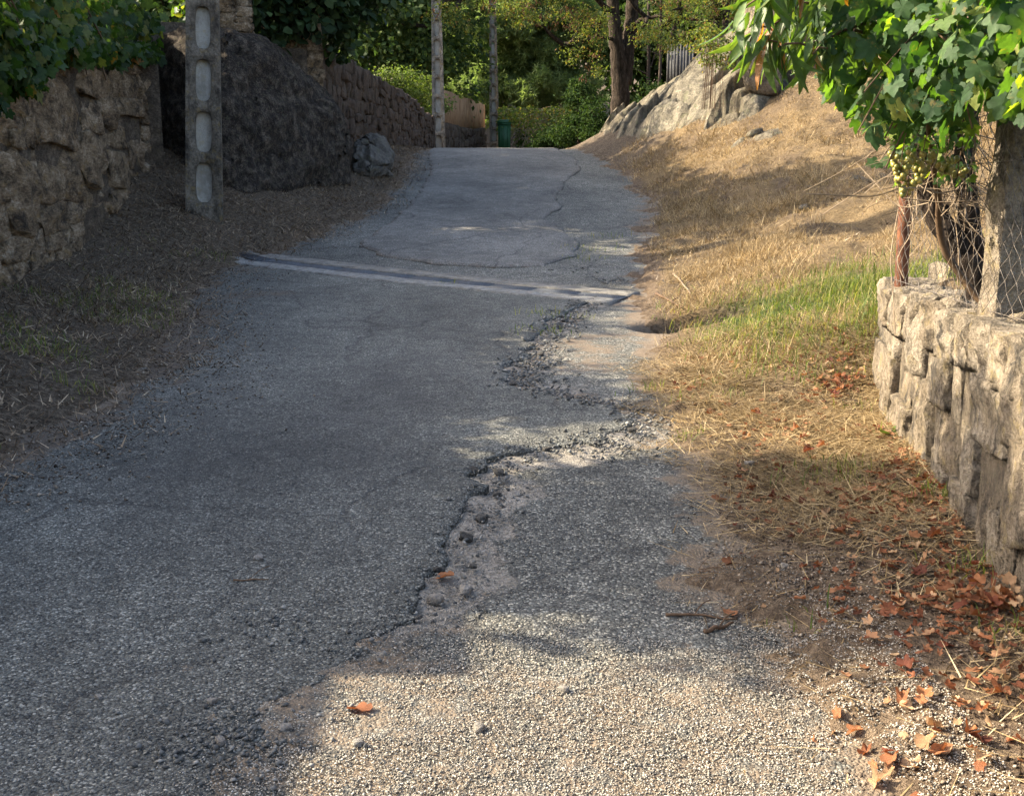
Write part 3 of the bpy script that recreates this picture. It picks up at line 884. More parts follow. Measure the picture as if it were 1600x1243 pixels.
# ---- rubble on top of the boulder
tp = [(P(338, 60, 16.2).x, 16.2), (P(392, 60, 16.2).x, 16.3)]
tw_root = empty('ruined_wall', (tp[0][0], 16.2, 3.2), 'short remnant of brown rubble wall standing on top of the boulder', 'wall')
stone_wall(tw_root, tp, lambda s: 3.1, lambda s: 4.5, .5, .16, .30, M['wall_stone'], M['mortar'], random.Random(8), 1, 1.3, .04)
tp2 = [(P(425, 60, 17.6).x, 17.4), (P(500, 60, 17.6).x, 17.7)]
tw2 = empty('ruined_wall', (tp2[0][0], 17.6, 2.9), 'reddish rubble wall stub under dark foliage between boulder and lane wall', 'wall')
stone_wall(tw2, tp2, lambda s: 2.6, lambda s: 4.15, .5, .16, .32, M['wall_stone'], M['mortar'], random.Random(9), 1, 1.3, .04)

# ---- the big boulder and the small one
def V3(px, py, Y): return P(px, py, Y)
bpts = [V3(236, 330, 15.2), V3(240, 60, 15.6), V3(300, 320, 14.3), V3(345, 322, 13.9), V3(345, 45, 14.9), V3(300, 40, 15.4), V3(392, 55, 15.6),
        V3(400, 70, 15.2), V3(460, 100, 15.8), V3(520, 150, 16.4), V3(548, 195, 16.8), V3(553, 235, 16.9), V3(548, 290, 16.7), V3(500, 300, 15.8), V3(430, 310, 14.9),
        V3(240, 60, 18.5), V3(380, 40, 19), V3(500, 150, 19), V3(520, 290, 19), V3(240, 330, 18.5)]
b_o = hull_rock('boulder', bpts, .062, .11, 2.2, M['granite_dark'], 2, 1)
tag(b_o, 'huge dark rough granite boulder beside the concrete pole', 'boulder')
spts = [V3(548, 262, 18.0), V3(553, 222, 18.3), V3(578, 207, 18.5), V3(598, 214, 18.7), V3(612, 240, 18.7), V3(612, 255, 18.4), V3(580, 266, 17.9), V3(562, 215, 19.4), V3(600, 212, 19.5), V3(556, 250, 19.4), V3(615, 250, 19.4), V3(552, 284, 18.2), V3(580, 284, 18.1), V3(612, 276, 18.6)]
tag(hull_rock('boulder', spts, .06, .07, 2.5, M['granite_mid'], 5, 0, block=.6), 'low rounded grey rock at the right foot of the big boulder', 'rock')

# ---- rock outcrop on the right bank
oc = P(1060, 190, 19.5)
outcrop = empty('rock_outcrop', (oc.x, oc.y, oc.z), 'jagged sunlit granite outcrop with cracks rising along the right bank', 'rock')
OC_POLY = [(1.6, 24.0), (1.95, 22.0), (2.25, 20.8), (2.95, 19.3), (3.45, 18.5), (4.0, 18.2), (4.6, 18.7), (4.7, 21.0), (4.3, 23), (3.4, 24.2), (2.4, 24.6)]
OC_LOW = [(3.0, 17.7), (3.35, 16.9), (3.9, 16.5), (4.5, 16.9), (4.3, 17.5), (3.6, 17.95)]
ox, oy = np.meshgrid(np.arange(1.5, 5.0, .032), np.arange(16.2, 24.8, .032), indexing='xy')
nxo, nyo = ox.shape[1], ox.shape[0]
ox, oy = ox.ravel(), oy.ravel()
orng = np.random.default_rng(71)
ca, sa = math.cos(R(24)), math.sin(R(24))           # beds strike up the bank
cu, cv = np.meshgrid(np.arange(8, 24, 1.15), np.arange(-2, 16, .62), indexing='xy')
cu, cv = (cu + orng.uniform(-.56, .56, cu.shape)).ravel(), (cv + orng.uniform(-.32, .32, cv.shape)).ravel()
wob = .05 * fbm(ox, oy, 1.6, 3, 81)
u_, v_ = ox * ca + oy * sa + wob, -ox * sa + oy * ca + .04 * fbm(ox, oy, 2.3, 3, 82)
vshift = float(v_.min()); v_ = v_ - vshift; ushift = float(u_.min()); u_ = u_ - ushift + 10
d2 = ((u_[:, None] - cu[None]) / 1.5) ** 2 + ((v_[:, None] - cv[None]) / .85) ** 2
o2 = np.argpartition(d2, 1, axis=1)[:, :2]
da = np.take_along_axis(d2, o2, 1); fl = da[:, 0] > da[:, 1]
cid = np.where(fl, o2[:, 1], o2[:, 0]); dd1 = np.sqrt(da.min(1)); dd2 = np.sqrt(da.max(1))
hh, tu, tv = orng.uniform(-.08, .24, len(cu)), orng.normal(.05, .15, len(cu)), orng.normal(-.08, .18, len(cu))
env = np.maximum(sstep(-.05, .45, poly_sd(ox, oy, OC_POLY) + .15 * fbm(ox, oy, 1.5, 3, 83)), .5 * sstep(-.05, .5, poly_sd(ox, oy, OC_LOW) + .15 * fbm(ox, oy, 2, 3, 84)))
Henv = .13 + .50 * np.exp(-((ox - 3.75) ** 2 + (oy - 21.6) ** 2) / .7) + .22 * np.exp(-((ox - 2.9) ** 2 + (oy - 20.4) ** 2) / .5)
Hc = Henv + hh[cid] + tu[cid] * (u_ - cu[cid]) + tv[cid] * (v_ - cv[cid])
oz = base(ox, oy) - .16 * (1 - env) + env * Hc - env * .15 * np.exp(-(dd2 - dd1) / .032) + .05 * env * fbm(ox, oy, 3.5, 5, 85) + .05 * env * np.abs(fbm(ox, oy, 1.9, 4, 86)) - .03 * env * np.clip(.12 - np.abs(fbm(ox, oy, 2.6, 3, 87)), 0, 1) / .12
og = grid_faces(nxo, nyo)
fid = cid[og[:, 0]]
vis_f = env[og].max(1) > .05
for c_ in np.unique(fid[vis_f]):
    ff = og[(fid == c_) & vis_f]
    if len(ff) < 40: continue
    us_, inv = np.unique(ff, return_inverse=True)
    me = fast_mesh('rock', np.stack([ox[us_], oy[us_], oz[us_]], 1), inv.reshape(-1, 4), True)
    put(obj('rock', me, M['granite_grey']), outcrop)
# pale face rising behind the leaves, top right
pf = [P(1165, 150, 18.6), P(1220, 150, 18.3), P(1160, 95, 18.8), P(1165, -40, 19.2), P(1225, -60, 18.9), P(1225, 85, 18.2), P(1170, 105, 18.4)]
o = hull_rock('boulder', pf + [p + Vector((.5, 1.6, 0)) for p in pf], .1, .06, 1.6, M['granite_warm'], 31, 1)
tag(o, 'tall pale sunlit granite block above the bank behind hanging leaves', 'rock')
for k, (px, py, s, lab) in enumerate([(1343, 290, .17, 'pale flat stone on the dry grass left of the rusty post'), (1292, 256, .15, 'small pale stone high on the dry bank'),
                                      (1315, 155, .26, 'grey rock at the top of the bank under the vine leaves'), (1180, 215, .18, 'small half-buried rock below the outcrop'),
                                      (1255, 330, .09, 'tiny pale stone midway up the dry bank')]):
    q = G(px, py)
    o = obj('stone', rock_mesh('stone', 40 + k, 2, .5, .2, 1.6, .06), M['granite_grey'], None, (q[0], q[1], gz(q[0], q[1]) + .03 + s * .12))
    o.scale = (s * 1.3, s, s * .55); o.rotation_euler = (.3, .2, k * 1.1)
    tag(o, lab, 'stone', 'loose stones on the bank')

# ---- right retaining wall
rwY = np.linspace(1.6, 5.95, 10)
rw_pts = [(float(wallx(y)), float(y)) for y in rwY[::-1]]
rr = empty('stone_wall', (1.7, 4.5, .2), 'sunlit low granite retaining wall below the vine fence', 'wall')
RW_L = float(np.hypot(rw_pts[0][0] - rw_pts[-1][0], rw_pts[0][1] - rw_pts[-1][1]))
ry = lambda s: 5.95 - s / RW_L * (5.95 - 1.6)
rb = lambda s: gz(float(wallx(ry(s))) - .05, ry(s)) - .06
rt = lambda s: float(np.interp(ry(s), [1.6, 3.2, 4.1, 5.95], [1.08, 1.0, .95, .90])) + .03 * mnoise.noise(Vector((s * 2.2, 5, 5)))
RV = [rock_mesh('stone', 60 + s, 9, .10, .11, 1.8, .06) for s in range(14)]
stone_wall(rr, rw_pts, rb, rt, .42, .26, .70, M['granite_warm'], M['mortar_pale'], random.Random(21), 1, .8, .03, RV, jit=.05, over=1.0, core_off=.012)
cp = [(rw_pts[0][0] - .01, 5.97), (rw_pts[0][0] + 1.2, 6.12)]
stone_wall(rr, cp, lambda s: .28, lambda s: .90 + .25 * s, .3, .25, .45, M['granite_warm'], M['mortar'], random.Random(22), -1, 1.0, .03, RV, jit=.07)
# cap stones along the top
rc = random.Random(33)
s = 0.05
while s < RW_L - .1:
    l = rc.uniform(.22, .42)
    y = ry(s + l / 2); x = float(wallx(y))
    o = obj('stone', rc.choice(RV), M['granite_warm'], None, (x + .17, y, rt(s + l / 2) - .09))
    o.scale = (l * 1.06, .42, .20); o.rotation_euler = (rc.gauss(0, .04), rc.gauss(0, .04), math.atan2(-1, -.178) + rc.gauss(0, .05))
    put(o, rr)
    s += l

# ------------------------------------------------------------------ concrete lattice poles
def pole_meshes(h, w0, w1, d0, d1, n):
    """shaft with a ladder of recesses on front and back, plus the recess panels"""
    shaft, panels = MB(), []
    first = .14
    pitch = (h - first - .3) / n
    wid = lambda z: w0 + (w1 - w0) * z / h
    dep = lambda z: d0 + (d1 - d0) * z / h
    # sides
    V = []
    for z in (0 - .4, h):
        zz = max(z, 0)
        for sx, sy in ((-1, -1), (1, -1), (1, 1), (-1, 1)): V.append((sx * wid(zz) / 2, sy * dep(zz) / 2, z))
    shaft.add(V, [[1, 2, 6, 5], [3, 0, 4, 7], [4, 5, 6, 7]])
    NS = 20
    for sy in (-1, 1):
        for k in range(-1, n + 1):
            za = -.4 if k == -1 else first + k * pitch
            zb_ = first if k == -1 else (h if k == n else za + pitch)
            if k in (-1, n):
                w_a, w_b = wid(max(za, 0)) / 2, wid(zb_) / 2
                y_a, y_b = sy * dep(max(za, 0)) / 2, sy * dep(zb_) / 2
                shaft.add([(-w_a, y_a, za), (w_a, y_a, za), (w_b, y_b, zb_), (-w_b, y_b, zb_)], [[0, 1, 2, 3]])
                continue
            zc = (za + zb_) / 2
            hw = wid(zc) * .235
            hh = pitch * .40
            # stadium outline and matching rectangle outline
            a = np.linspace(0, 2 * math.pi, NS, endpoint=False) + math.pi / NS
            ux, uz = np.cos(a), np.sin(a)
            sx_ = np.sign(ux) * np.abs(ux) ** .55 * hw
            sz_ = np.sign(uz) * np.abs(uz) ** .62 * hh
            m_ = np.maximum(np.abs(ux), np.abs(uz))
            rx_, rz_ = ux / m_, uz / m_
            # make sure the rectangle has its corners
            ci = [np.argmin(np.hypot(rx_ - cx, rz_ - cz)) for cx, cz in ((1, 1), (-1, 1), (-1, -1), (1, -1))]
            for i_, (cx, cz) in zip(ci, ((1, 1), (-1, 1), (-1, -1), (1, -1))): rx_[i_], rz_[i_] = cx, cz
            RX = rx_ * np.array([wid(zc + z_ * pitch / 2) / 2 for z_ in rz_]); RZ = zc + rz_ * pitch / 2
            Yo = np.array([sy * dep(z_) / 2 for z_ in RZ]); Yi = np.full(NS, sy * dep(zc) / 2)
            rec = sy * (dep(zc) / 2 - .085)
            Vv = np.concatenate([np.stack([RX, Yo, RZ], 1), np.stack([sx_, Yi, zc + sz_], 1), np.stack([sx_ * .93, np.full(NS, rec), zc + sz_ * .97], 1)])
            i = np.arange(NS); j = (i + 1) % NS
            shaft.add(Vv, np.concatenate([np.stack([i, j, NS + j, NS + i], 1), np.stack([NS + i, NS + j, 2 * NS + j, 2 * NS + i], 1)]))
            pv = np.concatenate([np.stack([sx_ * .96, np.full(NS, rec + sy * .004), zc + sz_ * .985], 1), [[0, rec + sy * .004, zc]]])
            pm = MB(); pm.add(pv, (), np.stack([i, j, np.full(NS, NS)], 1))
            if sy == -1: panels.append(pm.mesh('recess_panel'))
            else: shaft.add(pv, (), np.stack([i, j, np.full(NS, NS)], 1))
    return shaft.mesh('shaft'), panels

def pole(loc, label, rz, lean, meshes, fit=None):
    root = empty('utility_pole', loc, label, 'pole', 'concrete utility poles')
    root.rotation_euler = (lean[0], lean[1], rz)
    obj('shaft', meshes[0], M['concrete'], root)
    for pm in meshes[1]: obj('recess_panel', pm, M['concrete_pale'], root)
    return root
PM = pole_meshes(9.0, .42, .20, .30, .16, 15)
pb = P(319, 326, 13.0)
pole((pb.x, pb.y, gz(pb.x, pb.y) - .02), 'nearest concrete pole with rounded recesses in front of the boulder', R(13), (0, R(2.6)), PM)
p2 = P(686, 240, 35.2)
pole((p2.x, p2.y, 1.98), 'left of the two distant concrete poles beyond the crest', R(4), (0, R(-.3)), PM)
p3 = P(773, 240, 46)
pole((p3.x, p3.y, 1.98), 'right of the two distant concrete poles, beside the green bin', R(0), (0, R(-.6)), PM)

# ------------------------------------------------------------------ far end of the lane: dipping wall, plank fence, bin
DW = [(P(692, 200, 36).x, 36.0), (P(720, 200, 40).x, 40.0), (P(758, 200, 45.5).x, 45.5)]
dw = empty('dipping_wall', (DW[0][0], 36, 2), 'low stone wall with a dipping top between the two far poles', 'wall')
dS = np.concatenate([[0], np.cumsum(np.hypot(*np.diff(np.array(DW), axis=0).T))])
dwy = lambda s: float(np.interp(s, dS, np.array(DW)[:, 1])); dwx = lambda s: float(np.interp(s, dS, np.array(DW)[:, 0]))
dw_top = lambda s: P(0, np.interp(s / dS[-1], [0, .3, .6, .85, 1], [193, 197, 202, 203, 200]), dwy(s)).z
stone_wall(dw, DW, lambda s: 1.9, dw_top, .45, .35, .6, M['slate_stone'], M['mortar'], random.Random(13), 1, 1.4, .05)
pf_root = empty('plank_fence', (DW[0][0] - .3, 36.3, 3.0), 'weathered brown plank fence rising behind the dipping wall', 'fence')
npl = 15
for k in range(npl):
    t = (k + .5) / npl
    px = 697 + t * 68
    Y = 36.6 + t * 9.2
    topy = np.interp(t, [0, .35, .5, .7, 1], [136, 150, 156, 152, 166]) + random.uniform(-2.5, 2.5)
    lo, hi = P(px, 204, Y), P(px, topy, Y)
    mb = MB()
    mb.box((lo.x - .25, Y, (lo.z + hi.z) / 2), (.72, .045, hi.z - lo.z), math.atan2(9.2, 2.6) + random.uniform(-.04, .04))
    put(obj('plank', mb.mesh('plank'), M['plank']), pf_root)
mb = MB()
for zf in (.35, .85):
    mb.tube([(P(697, 200, 36.8).x - .33, 36.8, 3.0 + zf), (P(765, 200, 45.8).x - .33, 45.8, 3.0 + zf)], .04, 4)
put(obj('rail', mb.mesh('rail'), M['plank']), pf_root)

bn = P(788, 236, 42)
bin_root = empty('wheelie_bin', (bn.x, bn.y, 2.0), 'dark green wheeled rubbish bin beside the right far pole', 'bin')
bin_root.scale = (.85, .9, 1.12)
mb = MB(); mb.box((0, 0, .62), (.50, .60, 1.08), 0, 1.14); mb.tube([(-.30, -.36, 1.12), (.30, -.36, 1.12)], .02, 6)
obj('body', mb.mesh('body'), M['bin_green'], bin_root)
mb = MB(); mb.box((0, 0, 1.20), (.62, .74, .07), 0, .9); mb.box((0, .02, 1.25), (.5, .6, .04), 0, .8)
obj('lid', mb.mesh('lid'), M['bin_green'], bin_root)
for x in (-.16, 0, .16):
    mb = MB(); mb.box((x, -.325, .62), (.035, .05, .9)); obj('rib', mb.mesh('rib'), M['bin_green'], bin_root)
for x in (-.24, .24):
    mb = MB(); mb.tube([(x - .03, .27, .1), (x + .03, .27, .1)], .10, 14); obj('wheel', mb.mesh('wheel'), M['tyre'], bin_root)

# grey picket gate above the outcrop
pk = P(1060, 130, 27)
pk_root = empty('picket_gate', (pk.x, 27, pk.z), 'grey metal picket gate above the rock outcrop', 'gate')
for k in range(9):
    px = 1043 + k * 4.8
    lo, hi = P(px, 140, 27 - k * .06), P(px, 70, 27 - k * .06)
    mb = MB(); mb.box((lo.x, lo.y, (lo.z + hi.z) / 2), (.035 if k % 3 else .06, .03, hi.z - lo.z))
    put(obj('picket', mb.mesh('picket'), M['picket']), pk_root)
mb = MB()
lo, hi = P(1043, 138, 27.1), P(1082, 80, 27.1)
mb.box(((lo.x + hi.x) / 2, 27.08, (lo.z + hi.z) / 2), (hi.x - lo.x, .02, hi.z - lo.z))
put(obj('back_panel', mb.mesh('back_panel'), M['panel_grey']), pk_root)

# ------------------------------------------------------------------ fence on the right wall
rp = P(1409, 442, 5.72)
rpz = rt((5.95 - 5.72) / (5.95 - 1.6) * RW_L)
fence = empty('wire_fence', (rp.x, rp.y, rpz), 'rusty pipe post with wire netting standing on the right wall', 'fence')
mb = MB(); mb.tube(curve_pts([(rp.x, rp.y, rpz - .25), (rp.x - .01, rp.y, rpz + .5), (rp.x - .015, rp.y, rpz + 1.35)], 4), .034, 12)
put(obj('post', mb.mesh('post', True), M['rust']), fence)
GP = np.array([1.90, 4.15])
gpz = .95
gpo = empty('granite_post', (GP[0], GP[1], gpz), 'thick pale granite vineyard post behind the netting, lit on its left side', 'post')
o = hull_rock('shaft', [Vector((GP[0] + a * (.10 - .01 * c), GP[1] + b * .075, gpz - .35 + c * 1.7)) for a in (-1, 1) for b in (-1, 1) for c in (0, 1)], .05, .012, 5, M['granite_warm'], 3, 0, False)
put(o, gpo)
# netting: zig-zag wires from the rusty post past the granite post, standing just in front of them
A2, B2 = np.array([rp.x - .05, rp.y - .03]), np.array([1.62, 2.55])
net_dir = B2 - A2; NL = float(np.linalg.norm(net_dir)); net_dir /= NL
mb = MB()
pitch = .055
nseg = int(1.15 / (pitch * .8))
for k in range(int(NL / pitch) + 1):
    path = []
    for j in range(nseg + 1):
        s_ = k * pitch + (pitch if (j + k) % 2 else 0)
        sag = .012 * math.sin(s_ * 5 + j * .4)
        p = A2 + net_dir * s_ + np.array([net_dir[1], -net_dir[0]]) * sag
        zb_ = float(np.interp(p[1], [2.5, 4.1, 5.9], [1.03, .98, .93]))
        path.append((p[0] + (0.003 if j % 2 else -.003), p[1], zb_ + j * pitch * .8))
    mb.tube(path, .0016, 3, False)
for zz in (.03, .58, 1.12):
    mb.tube([(A2[0], A2[1], .93 + zz), tuple((A2 + B2) / 2) + (.97 + zz - .01,), (B2[0], B2[1], 1.02 + zz)], .002, 4)
put(obj('wire_netting', mb.mesh('wire_netting'), M['wire']), fence)

# ------------------------------------------------------------------ foliage tools
def unit(a): return a / (np.linalg.norm(a, axis=1)[:, None] + 1e-9)

def tmpl_oval():      # six-point leaf, folded along its midrib
    v = np.array([[0, 0, 0], [.35, .5, .06], [.35, -.5, .06], [.7, .38, .03], [.7, -.38, .03], [1, 0, -.08], [.4, 0, -.02]])
    return v, np.array([[0, 6, 1], [0, 2, 6], [6, 3, 1], [6, 2, 4], [6, 5, 3], [6, 4, 5]])
def tmpl_diamond():
    v = np.array([[0, 0, 0], [.45, .5, .05], [.45, -.5, .05], [1, 0, -.06]])
    return v, np.array([[0, 3, 1], [0, 2, 3]])
def tmpl_vine(seed=0, cup=.22):
    """five-lobed, toothed vine leaf about 1 long"""
    rnd = random.Random(seed)
    key = [(-180, .30), (-150, .46), (-128, .50), (-105, .34), (-80, .42), (-58, .56), (-34, .36), (-18, .46), (0, .60), (18, .46), (34, .36), (58, .56), (80, .42), (105, .34), (128, .50), (150, .46), (180, .30)]
    key = np.array(key, float)
    a = np.linspace(-176, 176, 31)
    r = np.interp(a, key[:, 0], key[:, 1]) * np.array([1 + (.055 if i % 2 else -.045) + rnd.uniform(-.05, .05) for i in range(31)])
    x, y = r * np.cos(np.radians(a)) + .38, r * np.sin(np.radians(a))
    rr_ = np.hypot(x - .38, y)
    z = -cup * rr_ ** 2 + .10 * np.abs(y) + .035 * np.sin(np.radians(a) * 5 + seed) * rr_
    v = np.concatenate([[[.38, 0, .02]], np.stack([x, y, z], 1)])
    f = np.array([[0, i + 1, i + 2] for i in range(30)])
    return v, f
def tmpl_lance(curl=.35, seg=5):
    v, f = [], []
    for i in range(seg + 1):
        t = i / seg
        w = .13 * math.sin(math.pi * min(1, t * .92 + .06)) ** .8 * (1 - .25 * t) + (.0 if i < seg else 0)
        z = -curl * t * t
        v += [[t, w, z + .05 * w], [t, 0, z - .03], [t, -w, z + .05 * w]]
    for i in range(seg):
        b = i * 3
        for c in (0, 1):
            f += [[b + c, b + c + 1, b + c + 4], [b + c, b + c + 4, b + c + 3]]
    return np.array(v, float), np.array(f)
def tmpl_needles():
    v, f = [], []
    for k, (a, e) in enumerate(((0, .1), (1.2, .5), (2.4, -.3), (3.6, .35), (4.9, -.1), (.6, .9), (5.6, .7))):
        d = np.array([math.cos(a) * math.cos(e), math.sin(a) * math.cos(e), math.sin(e)])
        s = np.cross(d, [.3, .5, .8]); s /= np.linalg.norm(s)
        n = len(v)
        v += [list(-s * .10), list(s * .10), list(d)]
        f.append([n, n + 1, n + 2])
    return np.array(v), np.array(f)

def scatter_leaves(name, pos, axis_, nrm, length, width, tm, smooth=False):
    tv, tf = tm
    axis_ = unit(axis_)
    side = unit(np.cross(nrm, axis_))
    nn = np.cross(axis_, side)
    N, K = len(pos), len(tv)
    length = np.broadcast_to(np.asarray(length, float), (N,))[:, None, None]
    width = np.broadcast_to(np.asarray(width, float), (N,))[:, None, None]
    V = pos[:, None, :] + length * (tv[None, :, 0:1] * axis_[:, None, :] + tv[None, :, 2:3] * nn[:, None, :]) + width * tv[None, :, 1:2] * side[:, None, :]
    F = tf[None] + (np.arange(N) * K)[:, None, None]
    return fast_mesh(name, V.reshape(-1, 3), F.reshape(-1, tf.shape[1]), smooth)

def rand_dirs(n, rng, up=0.0):
    d = rng.normal(size=(n, 3)); d[:, 2] += up
    return unit(d)

def clump_points(ells, nclump, nleaf, spread, rng, shell=.55):
    """leaf positions in clumps through a set of ellipsoids; returns positions, outward dirs, clump centres"""
    ells = np.array(ells, float)
    vol = ells[:, 3] * ells[:, 4] * ells[:, 5]
    pick = rng.choice(len(ells), nclump, p=vol ** .8 / (vol ** .8).sum())
    d = rand_dirs(nclump, rng)
    rad = rng.uniform(shell, 1.0, nclump) ** .6
    rad *= 1 + .16 * rng.normal(size=nclump)
    c = ells[pick, :3] + d * rad[:, None] * ells[pick, 3:6]
    cs = rng.uniform(.6, 1.4, nclump)
    idx = np.repeat(np.arange(nclump), nleaf)
    off = rng.normal(size=(len(idx), 3)) * spread * cs[idx][:, None] * np.array([1, 1, .7])
    p = c[idx] + off
    out = unit((p - ells[pick[idx], :3]) / ells[pick[idx], 3:6] + .6 * off / spread)
    return p, out, c

def tree(name, label, base_pt, trunk_path, trunk_r, ells, nclump, nleaf, spread, lsize, lmat, bmat, seed, group=None, tm=None, wr=.55, branch=14, droop=.2, cat='tree', shell=.5):
    rng = np.random.default_rng(seed)
    root = empty(name, tuple(base_pt), label, cat, group)
    bp = np.array(base_pt, float)
    p, out, c = clump_points(ells, nclump, nleaf, spread, rng, shell)
    nrm = unit(out * .6 + rng.normal(size=p.shape) * .55 + np.array([0, 0, .45]))
    ax = np.cross(nrm, rng.normal(size=p.shape)) + np.array([0, 0, -droop]) + out * .4
    ls = lsize * rng.uniform(.65, 1.35, len(p))
    me = scatter_leaves('crown', p - bp, ax, nrm, ls, ls * wr, tm or tmpl_diamond())
    obj('crown', me, lmat, root)
    mb = MB()
    rnd = random.Random(seed)
    for pth, r0, r1 in trunk_path:
        q = curve_pts(np.array(pth) - bp, 6, .012, rnd)
        mb.tube(q, np.linspace(r0, r1, len(q)), 9)
    ends = np.concatenate([np.array(t[0]) for t in trunk_path])
    for i in range(min(branch, len(c))):
        e = c[i]
        s_ = ends[np.argmin(np.linalg.norm(ends - e, axis=1) + .5 * np.maximum(0, ends[:, 2] - e[2]))]
        m_ = (s_ + e) / 2 + rng.normal(size=3) * np.linalg.norm(e - s_) * .1 + np.array([0, 0, -.05 * np.linalg.norm(e - s_)])
        q = curve_pts([s_ - bp, m_ - bp, e - bp], 4)
        mb.tube(q, np.linspace(trunk_r * .28, trunk_r * .05, len(q)), 5, False)
    obj('trunk', mb.mesh('trunk', True), bmat, root)
    return root

def copy_tree(root, loc, rz, sc, label, group=None):
    r = root.copy(); COL.objects.link(r)
    r.location = loc; r.rotation_euler = (0, 0, rz); r.scale = (sc, sc, sc)
    r['label'] = label
    if group: r['group'] = group
    for ch in root.children:
        c = ch.copy(); COL.objects.link(c); c.parent = r
    return r

def E(px, py, Y, rx, ry_, rz_):
    p = P(px, py, Y); return (p.x, p.y, p.z, rx, ry_, rz_)

# ---- background wood, closing off the sky beyond the lane
def wood_proto(seed, mat, h, lab, tmn=None, ls=.34):
    b = (0, 0, 0)
    rng = np.random.default_rng(seed)
    ells = [(0, 0, h * .62, h * .30, h * .30, h * .36)] + [(rng.normal() * h * .16, rng.normal() * h * .16, h * rng.uniform(.35, .85), h * .17, h * .17, h * .13) for _ in range(7)]
    return tree('broadleaf_tree', lab, b, [([(0, 0, -.5), (.1, .1, h * .3), (0, 0, h * .6), (.1, 0, h * .85)], h * .022, h * .008)], h * .022, ells, 420, 40, h * .045, ls, mat, M['bark_dark'], seed, 'trees of the wood beyond the lane', tmn, .6, 20)
spots = [(-30, 72, 15, 0), (-21, 66, 14, 1), (-13.5, 74, 17, 0), (-6, 78, 16, 1), (1.5, 76, 15, 0), (8, 70, 15, 1), (14.5, 66, 16, 0), (21, 60, 15, 1), (28, 66, 17, 0), (-3, 92, 22, 0), (9, 90, 22, 1), (20, 86, 21, 0), (-14, 92, 22, 1),
         (-26, 90, 22, 0), (-17, 58, 11, 1), (13, 52, 11.5, 0), (10.2, 40, 9.5, 1), (15, 42, 11, 0)]
side = ['far left, seen over the long lane wall', 'on the left behind the oak', 'left of centre, tallest crown of the middle wood', 'behind the left far pole', 'right above the crest of the lane', 'right of the pine in the far wood',
        'seen between the forked tree and the outcrop', 'above the outcrop, second row of the wood', 'at the far right behind the bank', 'in the last row behind the pine', 'in the last row right of the pine', 'in the last row behind the outcrop',
        'in the last row behind the oak', 'in the last row at the far left', 'short one behind the long lane wall', 'short one behind the juniper and forked tree', 'small one close behind the forked tree', 'small one close behind the picket gate']
protos = [wood_proto(101, M['leaf_wood'], 10, ''), wood_proto(102, M['leaf_oak'], 10, '')]
used = [False, False]
for (x, y, h, k), sd_ in zip(spots, side):
    lab = ('dark green woodland tree ' if k else 'dull green woodland tree ') + sd_
    loc = (x, y, gz(x, y) - .3)
    if not used[k]:
        r = protos[k]; r.location = loc; r.scale = (h / 10,) * 3; r['label'] = lab; used[k] = True
    else:
        copy_tree(protos[k], loc, random.uniform(0, 6.28), h / 10, lab)

# ---- dark oak behind the far wall
ob = (-8.2, 41, gz(-8.2, 41))
tree('oak_tree', 'large dark green oak left of the far poles', ob, [([ob, (-8.0, 41, 4), (-7.6, 41, 7)], .35, .15), ([(-8.0, 41, 4), (-6, 40.5, 7), (-5, 40, 9)], .2, .08)], .35,
     [E(560, 30, 41, 3.6, 3, 3.2), E(640, 10, 40, 2.2, 2.2, 2.4), E(500, -30, 42, 3.2, 3, 3), E(600, 100, 40.5, 1.9, 1.8, 1.5), E(650, 80, 41, 1.5, 1.5, 1.3), E(690, 60, 42, 1.4, 1.4, 1.8), E(700, 130, 43, 1.2, 1.2, 1.2), E(580, -90, 41, 4, 3, 2.6), E(540, 130, 41, 2.2, 1.6, 1.4)],
     520, 60, .30, .20, M['leaf_oak'], M['bark_dark'], 5, None, tmpl_diamond(), .62)
# ---- light green shrubs over the wall
for k, (px, py, Y, r, n, lab) in enumerate([(655, 150, 36.8, .75, 60, 'bright yellow-green bush behind the lane wall, left of the far pole'), (618, 125, 36, .55, 34, 'feathery light green bush peeking over the lane wall top')]):
    c = P(px, py, Y)
    bz = 2.4
    tree('bush', lab, (c.x, c.y, bz), [([(c.x, c.y, bz), (c.x + .05, c.y, c.z)], .05, .02)], .05, [(c.x, c.y, c.z, r, r, r * .85), (c.x + .4 * r, c.y, c.z - .5 * r, r * .8, r * .8, r * .7), (c.x - .6 * r, c.y, c.z - .4 * r, r * .6, r * .6, r * .6)],
         n, 60, .14, .10, M['leaf_light'], M['twig'], 20 + k, None, tmpl_diamond(), .5, 10, cat='bush')
# ---- fig-like tree hanging over the boulder
fb = (-4.3, 18.6, gz(-4.3, 18.6))
tree('fig_tree', 'dark broad-leaved tree hanging over the boulder and wall stub', fb, [([fb, (-4.2, 18.6, 4), (-4.0, 18.4, 5.2)], .12, .05)], .12,
     [E(440, 5, 17.4, .55, .6, .5), E(500, 15, 17.8, .5, .6, .50), E(410, 40, 17.0, .30, .4, .38), E(535, 35, 18.4, .35, .4, .35), E(460, -50, 17.6, 1.1, .9, .6), E(545, -20, 18.8, .8, .7, .6), E(390, -10, 16.9, .35, .4, .7), E(520, 75, 18.6, .22, .3, .22), E(395, 65, 16.6, .16, .2, .22)],
     190, 26, .13, .15, M['leaf_fig'], M['bark_dark'], 7, None, tmpl_oval(), .75, 16)
